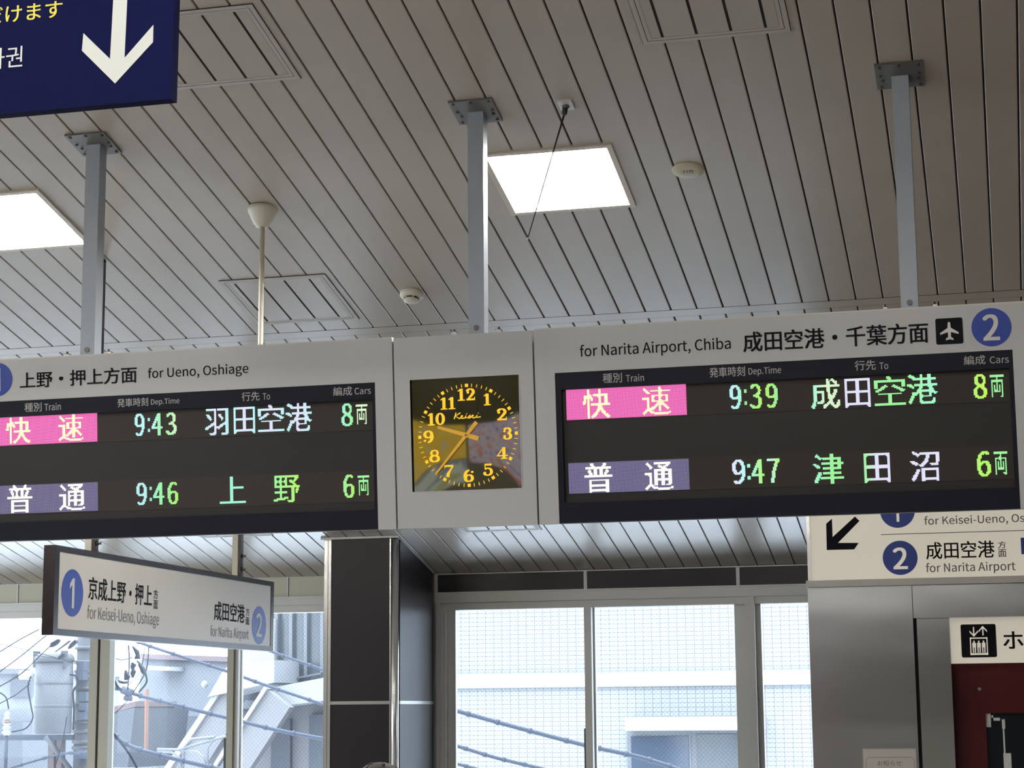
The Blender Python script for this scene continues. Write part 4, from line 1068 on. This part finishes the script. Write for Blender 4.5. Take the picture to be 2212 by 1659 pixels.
    for k in range(26):
        a = random.uniform(0, 6.28); r_ = random.uniform(.01, .07); z_ = h - Rr + math.sqrt(Rr * Rr - r_ * r_)
        p0 = Vector((r_ * math.cos(a), .008 + r_ * math.sin(a), z_ - .004)); a2 = a + random.uniform(-.5, .5); r2 = r_ + .025
        p1 = Vector((r2 * math.cos(a2), .008 + r2 * math.sin(a2), h - Rr + math.sqrt(max(0, Rr * Rr - r2 * r2)) + .001))
        st.tube([p0, (p0 + p1) / 2 + Vector((0, 0, .003)), p1], [.002, .003, .0015], 5)
    st.build('hair_strands', M['hair'], root)
person()

# =================================================================== BEHIND THE CAMERA (reflected in the clock glass and steel)
def poster(name, x0, x1, z0, z1, m, label, y=YB + .02):
    r_ = empty(name, ((x0 + x1) / 2, y, z0), label=label, cat='banner')
    MB().box(-(x1 - x0) / 2, (x1 - x0) / 2, 0, .03, 0, z1 - z0).build('poster_sheet', m, r_)
for x0_, x1_, z0_, z1_, m_, lab in ((-7.6, -5.75, 1.95, 2.77, 'posterY', 'mostly yellow banner hanging behind the viewer, mirrored in the clock face'),
                                   (-7.6, -5.75, 1.35, 1.92, 'posterW', 'pale blue banner under the yellow one, mirrored in the clock face'),
                                   (-5.68, -3.6, 1.85, 2.77, 'posterL', 'lilac patterned banner hanging behind the viewer, mirrored in the clock face')):
    poster('banner', x0_, x1_, z0_, z1_, M[m_], lab, y=-4.0)
    zc_ = czl(2) - math.tan(CS) * 6 + .01
    pr_ = [o_ for o_ in S.objects if o_.name.startswith('banner') and o_.parent is None][-1]
    if m_ != 'posterW':
        for sx_ in (-.8, .8): MB().tube([(sx_, .015, z1_ - z0_), (sx_, .015, zc_ - z0_)], .008, 8).build('cord', M['rubber'], pr_)
    else:
        for sx_ in (-.8, .8): MB().tube([(sx_, .015, z1_ - z0_), (sx_, .015, z1_ - z0_ + .027)], .008, 8).build('cord', M['rubber'], pr_)

# =================================================================== OUTSIDE
tag(MB().box(-60, 40, YF + .4, 90, -6.2, -6).build('ground', M['asphalt']), kind='structure')
def oz(f, pts, Y): return [atY(*f(*p), Y) for p in pts]
ident = lambda x, y: (x, y)
def slabp(mb, f, pts, Y, d): mb.prism3(oz(f, pts, Y), (0, d, 0))
def rectp(mb, f, l, t, r_, b, Y, d):
    p0 = atY(*f(l, t), Y); p1 = atY(*f(r_, b), Y); mb.box(p0.x, p1.x, Y, Y + d, p1.z, p0.z)
tag(MB().box(-13.5, 5, YF + .45, 18.3, -1.35, -1.2).box(-8.6, 5, 18.3, 21.5, -1.35, -1.2).build('platform_roof', M['roofwhite']), 'white platform canopy roof just below the windows', 'canopy roof')  # added out-of-view sheet, throws daylight up onto the far ceiling
# tiled building on the right
TY = 24.0
p0 = atY(800, 1400, TY)
TB = empty('tiled_building', (p0.x, TY, -6), label='white tiled building with a plain band behind the right windows', cat='building')
def inP(mb, name, m, par, o):
    ob = mb.build(name, m); ob.parent = par; ob.matrix_parent_inverse = Matrix.Translation(-Vector(o)); return ob
TO = (p0.x, TY, -6)
fw_ = MB(); fw_.box(p0.x, .5, TY, TY + 8, -6, 4.0)
inP(fw_, 'facade', M['tile'], TB, TO)
z1_ = atY(1400, 1452.5 - 1.5, TY).z; z0_ = atY(1400, 1482.6, TY).z
inP(MB().box(p0.x - .02, .52, TY - .05, TY, z0_, z1_), 'band', M['renderwhite'], TB, TO)
mb = MB(); rectp(mb, ident, 1349.5, 1549, 1645.5, 1577, TY - .45, .45); inP(mb, 'window_hood', M['renderwhite'], TB, TO)
def tw(l, t, r_, b, m, name, y=TY - .06, d=.05, par=TB):
    mb = MB(); rectp(mb, ident, l, t, r_, b, y, d); return inP(mb, name, m, par, TO)
wf_ = tw(1354, 1577, 1643, 1760, M['sash'], 'window_frame')
tw(1363, 1591, 1492, 1760, M['winblue'], 'pane', TY - .075, .02); tw(1504, 1586, 1637, 1760, M['winpale'], 'pane', TY - .075, .02)
tw(1489, 1584, 1494, 1760, M['renderwhite'], 'stile', TY - .09, .03)
# buildings on the left
BYc = 30.0
GB = empty('rendered_building', tuple(atY(450, 1500, BYc)), label='pale rendered building with a faded red coping behind the left windows', cat='building')
GO = tuple(atY(450, 1500, BYc))
def g(f, pts, Y, d, m, name, lab=None):
    mb = MB(); slabp(mb, f, pts, Y, d); o = inP(mb, name, m, GB, GO)
    if lab: o['label'] = lab
g(ident, [(306, 1422), (600, 1432), (600, 1900), (280, 1900), (290, 1620)], BYc, 5, M['render'], 'facade')
g(ident, [(302, 1412), (602, 1422), (602, 1433), (305, 1423)], BYc - .1, 5.2, M['roofred'], 'coping')
g(ident, [(318, 1438), (366, 1440), (366, 1449), (318, 1447)], BYc - .6, .6, M['renderwhite'], 'canopy')
g(ident, [(332, 1539), (490, 1541), (490, 1900), (332, 1900)], BYc - .05, .1, M['sash'], 'window_frame')
g(ident, [(339, 1547), (366, 1547), (366, 1900), (339, 1900)], BYc - .08, .05, M['winpale'], 'pane')
g(ident, [(368, 1547), (485, 1547), (485, 1900), (368, 1900)], BYc - .08, .05, M['rendergrey'], 'pane')
pl_ = atY(442, 1478, BYc - .2); inP(MB().lathe([(.001, .062), (.04, .047), (.062, 0), (.04, -.047), (.001, -.062)], 20, c=tuple(pl_)), 'globe_lamp', M['porcelain'], GB, GO)
g(R1, [(1430, 880), (1740, 800), (1740, 870), (1430, 960)], BYc - 3, 1.5, M['rust'], 'roof_edge')
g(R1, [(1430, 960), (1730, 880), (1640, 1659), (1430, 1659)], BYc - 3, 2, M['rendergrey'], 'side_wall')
g(R1, [(1862, 650), (1880, 650), (1864, 1450), (1850, 1450)], BYc - 3.2, .1, M['orange'], 'pipe')
# stair building
SBY = 26.0
SB = empty('stair_building', tuple(atY(580, 1550, SBY)), label='white building with slanting outdoor stair parapets left of the column', cat='building')
SO = tuple(atY(580, 1550, SBY))
def sg_(f, pts, Y, d, m, name):
    mb = MB(); slabp(mb, f, pts, Y, d); return inP(mb, name, m, SB, SO)
sg_(R2, [(1020, -250), (1500, -260), (1500, 600), (1020, 640)], SBY + .8, 3, M['renderwhite'], 'wall')
sg_(R2, [(1490, -400), (2600, -400), (2600, 560), (1490, 560)], SBY + 1.0, 3, M['winpale'], 'glazing')
for x_ in (1525, 1710, 1900, 2110, 2300): sg_(R2, [(x_ - 20, -400), (x_ + 20, -400), (x_ + 20, 570), (x_ - 20, 570)], SBY + .9, .1, M['sash'], 'mullion')
sg_(R2, [(1500, 545), (2100, 430), (2100, 455), (1500, 570)], SBY + .8, .08, M['sash'], 'handrail')
sg_(R2, [(1395, 640), (2500, 430), (2500, 740), (2150, 790), (1405, 885)], SBY, 1.0, M['renderwhite'], 'balcony_parapet')
sg_(R2, [(830, 430), (905, 350), (1500, 270), (1500, 560), (1060, 650), (900, 690), (650, 745)], SBY - .1, 1.0, M['renderwhite'], 'landing')
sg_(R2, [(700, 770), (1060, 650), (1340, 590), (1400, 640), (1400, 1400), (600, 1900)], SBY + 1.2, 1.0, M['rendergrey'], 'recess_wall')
sg_(R2, [(1060, 900), (1130, 790), (1260, 790), (1180, 900)], SBY + 1.15, .05, M['render'], 'opening')
sg_(R2, [(1400, 880), (2600, 720), (2600, 2200), (1100, 2200)], SBY + .6, 2.0, M['renderpink'], 'wall')
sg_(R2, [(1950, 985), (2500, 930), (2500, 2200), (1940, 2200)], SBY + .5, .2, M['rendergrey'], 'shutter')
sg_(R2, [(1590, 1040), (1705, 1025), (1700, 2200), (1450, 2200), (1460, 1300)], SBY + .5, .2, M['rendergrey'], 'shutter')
sg_(R2, [(780, 710), (900, 700), (890, 1200), (600, 1659), (100, 1790), (95, 1700)], SBY, .18, M['renderpink'], 'stair_wall')
sg_(R2, [(720, 710), (795, 710), (170, 1659), (60, 1800), (-20, 1800), (95, 1640)], SBY - .06, .3, M['renderwhite'], 'stair_coping')
sg_(R2, [(1395, 640), (1700, 880), (1190, 1659), (1100, 1800), (700, 1800)], SBY - .3, .18, M['renderpink'], 'stair_wall')
sg_(R2, [(1365, 615), (1410, 640), (740, 1659), (650, 1800), (590, 1800), (700, 1640), (1000, 1160), (1100, 1030)], SBY - .36, .3, M['renderwhite'], 'stair_coping')
# handrail tubes beside the stair
rl = MB()
for pts in ([(0, 1420), (270, 1425), (880, 1250)], [(0, 1440), (190, 1455), (270, 1520), (310, 1659)], [(290, 1440), (500, 1450), (590, 1520), (625, 1659)], [(330, 1659), (335, 1400), (430, 1290), (740, 1260)], [(640, 1659), (645, 1400), (720, 1290), (880, 1255)]):
    rl.tube(oz(R2, pts, SBY - 3), .018, 8)
tag(rl.build('pipe_railing', M['sash']), 'curved thin steel pipe railing in front of the white stairs', 'railing')
# far house
FH = empty('distant_house', tuple(atY(30, 1500, 45)), label='hazy blue-grey house at the far left beyond the wires', cat='house')
FO = tuple(atY(30, 1500, 45))
def fh(f, pts, Y, d, m, name):
    mb = MB(); slabp(mb, f, pts, Y, d); inP(mb, name, m, FH, FO)
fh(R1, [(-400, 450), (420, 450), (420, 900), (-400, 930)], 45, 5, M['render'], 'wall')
fh(R1, [(-400, 375), (370, 385), (440, 450), (-400, 450)], 44.8, 5.5, M['roofblue'], 'roof')
fh(R1, [(130, 510), (400, 520), (400, 740), (130, 750)], 44.9, .2, M['rendergrey'], 'window')
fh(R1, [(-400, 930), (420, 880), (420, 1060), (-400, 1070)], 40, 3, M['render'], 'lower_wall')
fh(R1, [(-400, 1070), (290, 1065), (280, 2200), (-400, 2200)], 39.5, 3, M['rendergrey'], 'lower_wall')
# utility pole with transformer
UY = 20.0
UO = tuple(atY(188, 1500, UY)); UP = empty('utility_pole', (UO[0], UY, -6), label='concrete utility pole with crossarms and clamps behind the window', cat='utility pole')
UO = (UO[0], UY, -6)
inP(MB().tube([(UO[0], UY, -6), (UO[0], UY, 4.2)], [.17, .115], 20), 'pole', M['concrete'], UP, UO)
for a, b, c, d, m_ in ((-60, 1235, 940, 1300, 'cable'), (620, 1300, 670, 2200, 'rust'), (730, 1300, 770, 2200, 'rust')):
    mb = MB(); rectp(mb, R1, a, b, c, d, UY - .1, .09); inP(mb, 'crossarm' if m_ == 'cable' else 'upright', M[m_], UP, UO)
mb = MB(); mb.tube(oz(R1, [(590, 1260), (920, 1700)], UY - .1), .03, 8); inP(mb, 'brace', M['canwall'], UP, UO)
for y_ in (120, 300, 420, 490, 640, 840, 1060, 1180, 1320, 1400): 
    mb = MB(); c_ = atY(*R1(1090, y_), UY); mb.lathe([(.15, .02), (.155, .0), (.15, -.02)], 20, c=(UO[0], UY, c_.z)); inP(mb, 'band', M['canwall'], UP, UO)
for x_, y_ in ((1050, 350), (1040, 470), (1080, 740), (1060, 980), (1040, 1480), (1080, 880)):
    mb = MB(); c_ = atY(*R1(x_, y_), UY - .2); mb.box(c_.x - .04, c_.x + .05, UY - .25, UY - .12, c_.z - .05, c_.z + .05); inP(mb, 'clamp', M['cable'], UP, UO)
# transformer
a_ = atY(*R1(670, 1220), UY - .35); rt = abs(atY(*R1(890, 700), UY - .35).x - atY(*R1(448, 700), UY - .35).x) / 2; ht = atY(*R1(670, 300), UY - .35).z - a_.z
TR = empty('transformer', (a_.x, UY - .35, a_.z), label='grey cylindrical pole transformer outside the leftmost window', cat='transformer')
MB().lathe([(rt * .97, 0), (rt, .03), (rt, ht)], 36).build('tank', M['canwall'], TR)
MB().lathe([(rt * 1.05, ht), (rt * 1.06, ht + .05), (rt * .9, ht + .09), (.02, ht + .1)], 36).build('lid', M['canwall'], TR)
for z_ in (ht * .36, ht * .68): MB().lathe([(rt * 1.0, z_), (rt * 1.025, z_ + .02), (rt, z_ + .04)], 36).build('hoop', M['canwall'], TR)
q = atY(*R1(480, 470), UY - .35) ; MB().tube([(-rt * .8, -.2, q.z - a_.z), (-rt * 1.2, -.3, q.z - a_.z)], .05, 14).build('bushing', M['porcelain'], TR)
for x_ in (-.75, .85): MB().box(rt * x_ - .04, rt * x_ + .04, -rt * .6, -rt * .5, ht - .06, ht + .12).build('lug', M['canwall'], TR)
# insulator
a_ = atY(*R1(85, 1240), UY - .6)
IN = empty('insulator', tuple(a_), label='white ribbed insulator with an orange band at far left', cat='insulator')
pf = []
for k in range(5):
    z_ = .02 + k * .055; pf += [(.055 - .004 * k, z_), (.085 - .007 * k, z_ + .012), (.05 - .004 * k, z_ + .035)]
sc_ = (atY(*R1(85, 920), UY - .6).z - a_.z) / .30
MB().lathe([(r_ * sc_ * .75, z_ * sc_) for r_, z_ in [(.04, 0)] + pf + [(.01, .29)]], 24).build('insulator_body', M['porcelain'], IN)
MB().lathe([(.062 * sc_ * .9, .155 * sc_), (.062 * sc_ * .9, .175 * sc_)], 24).build('band', M['orange'], IN)
MB().tube([(0, 0, 0), (0, 0, -.35)], .02, 8).build('stem', M['cable'], IN)
# heavy cables
def sag(pts, n=10):
    P = [Vector(p) for p in pts]; out = []
    for i in range(len(P) - 1):
        p0 = P[max(i - 1, 0)]; p1 = P[i]; p2 = P[i + 1]; p3 = P[min(i + 2, len(P) - 1)]
        for k in range(n):
            t = k / n; out.append(.5 * ((2 * p1) + (p2 - p0) * t + (2 * p0 - 5 * p1 + 4 * p2 - p3) * t * t + (3 * p1 - p0 - 3 * p2 + p3) * t ** 3))
    out.append(P[-1]); return out
def cable(f, pts, Y, r, label, ties=True, m='cable', Y2=None, name='power_cable'):
    n = len(pts); P3 = [atY(*f(*p), Y + ((Y2 or Y) - Y) * i / (n - 1)) for i, p in enumerate(pts)]
    Pm = sag(P3)
    root = empty(name, tuple(Pm[0]), label=label, cat='cable', group='cables and wires outside the windows')
    o_ = Vector(Pm[0]); loc = [p - o_ for p in Pm]
    MB().tube(loc, r, 10).build('sheath', M[m], root)
    if ties:
        for k in range(2, len(loc) - 1, 5):
            MB().tube([loc[k], loc[k] + (loc[k + 1] - loc[k]).normalized() * .035], r * 1.35, 10).build('tie', M['cable'], root)
cable(R2, [(-300, 20), (40, 140), (890, 415), (1390, 595), (2150, 850), (2700, 1040)], 20, .017, 'upper thick cable running down behind the hanging sign to the column')
cable(R2, [(1300, 100), (1490, 172), (2150, 405), (2700, 600)], 20.5, .015, 'thick cable right of the hanging sign, highest of the slanting ones')
cable(R1, [(1300, 480), (1440, 600), (1700, 700), (2200, 835), (2900, 1010), (3600, 1180), (4300, 1310)], 19.5, .021, 'middle thick cable with a clamp, crossing both left panes')
cable(R1, [(1300, 1080), (1440, 1210), (1700, 1390), (2200, 1530), (2900, 1690), (3500, 1800)], 19, .024, 'lowest thick cable sagging from the pole past the railing')
cable(R1, [(-200, 1790), (150, 1659), (700, 1500), (960, 1465), (1200, 1470)], 19.5, .014, 'thick cable under the transformer, rising to the pole')
cable(M2, [(700, 1205), (1020, 1290), (1400, 1395), (1850, 1512), (2196, 1588), (2450, 1668), (2700, 1760)], 18.5, .022, 'thick upper cable crossing the right windows')
cable(M2, [(700, 1430), (1020, 1515), (1270, 1590), (1540, 1655), (1900, 1740)], 18.5, .018, 'second thick cable low in the right window')
cable(M2, [(800, 1575), (1020, 1630), (1300, 1700)], 18.5, .016, 'short end of a cable at the bottom left of the right window')
sl = MB(); P3 = oz(R1, [(1570, 650), (1690, 700)], 19.45); sl.tube([P3[0], P3[1]], .045, 12)
P3 = oz(R1, [(1600, 760), (1690, 770)], 19.45); sl.tube([P3[0], P3[1]], .03, 10)
tag(sl.build('cable_clamp', M['cable']), 'dark clamp gripping the middle thick cable right of the pole', 'cable clamp')
wires = [([(-100, 225), (0, 165), (280, -5), (500, -120)], 'wire highest of the slanting wires at the left edge', .006),
         ([(-100, 490), (0, 420), (270, 220), (540, 0), (700, -120)], 'second slanting wire from the top at the left edge', .006),
         ([(-100, 665), (0, 610), (280, 440), (520, 210), (650, 90)], 'third slanting wire ending in a clamp above the transformer', .006),
         ([(-100, 890), (0, 830), (200, 720), (380, 580)], 'lowest slanting wire, meeting the transformer bushing', .005),
         ([(-100, 40), (0, 65), (530, 190), (1000, 330)], 'faint near-level wire crossing above the transformer', .0035),
         ([(-100, 120), (0, 145), (440, 210), (1000, 290)], 'second faint near-level wire above the transformer', .003),
         ([(400, 480), (360, 620), (400, 870), (420, 1020), (330, 1150), (150, 1195)], 'black loop of wire hanging left of the transformer', .007),
         ([(0, 690), (80, 760), (110, 900)], 'short curved wire dropping onto the insulator', .007),
         ([(900, 460), (980, 480), (1000, 580), (940, 680), (950, 900), (940, 1170)], 'thick black lead curling down right of the transformer', .011),
         ([(1760, 280), (1860, 440), (1880, 560), (1780, 690)], 'black looping lead above the clamp in the second pane', .009),
         ([(1910, 110), (1890, 350), (1830, 500), (1710, 690)], 'thin lead falling from behind the sign to the clamp', .006),
         ([(1860, 120), (1800, 420), (1650, 590)], 'second thin lead left of the black looping one', .004),
         ([(1440, 230), (1560, 270), (1700, 240)], 'thin sagging wire below the hanging sign', .005),
         ([(1440, 450), (1500, 600), (1560, 660)], 'short dark lead right of the window post', .012),
         ([(1650, 80), (1660, 300), (1640, 660)], 'straight dark vertical lead in the second pane', .007),
         ([(1640, 790), (1520, 920), (1430, 985)], 'thin wire below the clamp running to the post', .005),
         ([(1430, 1180), (1640, 1450), (1760, 1659)], 'thin cable slanting below the lowest thick cable', .012),
         ([(860, 1000), (800, 1330), (700, 1659)], 'thin wire falling past the transformer bottom', .005)]
for wi_, (pts, lab, r_) in enumerate(wires): cable(R1, pts, 18.3 + .04 * wi_, r_, lab, ties=False, m='wire', name='wire')
# dark tension clamps
for f, pts, lab in ((R1, [(630, 110), (650, 50), (740, 0), (755, 20), (720, 70), (670, 100)], 'dark tension clamp highest above the transformer'),
                    (R1, [(690, 172), (860, 40), (890, 20), (850, 60), (720, 150)], 'long dark spiked clamp beside the pole top'),
                    (R1, [(735, 265), (750, 225), (810, 185), (820, 215), (770, 265)], 'dark clamp just above the transformer lid'),
                    (R1, [(860, 130), (900, 60), (960, 10), (980, 40), (930, 90), (880, 125)], 'dark clamp left of the concrete pole top'),
                    (R1, [(1510, 530), (1580, 550), (1650, 540), (1600, 580), (1540, 575)], 'dark cradle-shaped clamp in the second pane'),
                    (R1, [(1590, 530), (1600, 400), (1650, 480), (1630, 530)], 'dark pointed clamp above the cradle-shaped one'),
                    (R1, [(1690, 300), (1730, 330), (1700, 380), (1725, 420), (1690, 500), (1670, 440), (1690, 400), (1670, 360)], 'dark ribbed insulator string in the second pane'),
                    (R1, [(1690, 90), (1760, 150), (1780, 260), (1720, 260), (1740, 210)], 'dark clamp close under the hanging sign'),
                    (R1, [(1770, 290), (1830, 370), (1865, 470), (1820, 440), (1775, 350)], 'dark spindle sleeve on the looping lead')):
    mb = MB(); slabp(mb, f, pts, 18.15, .05); tag(mb.build('line_clamp', M['wire']), lab, 'line clamp', 'clamps and insulators on the wires')
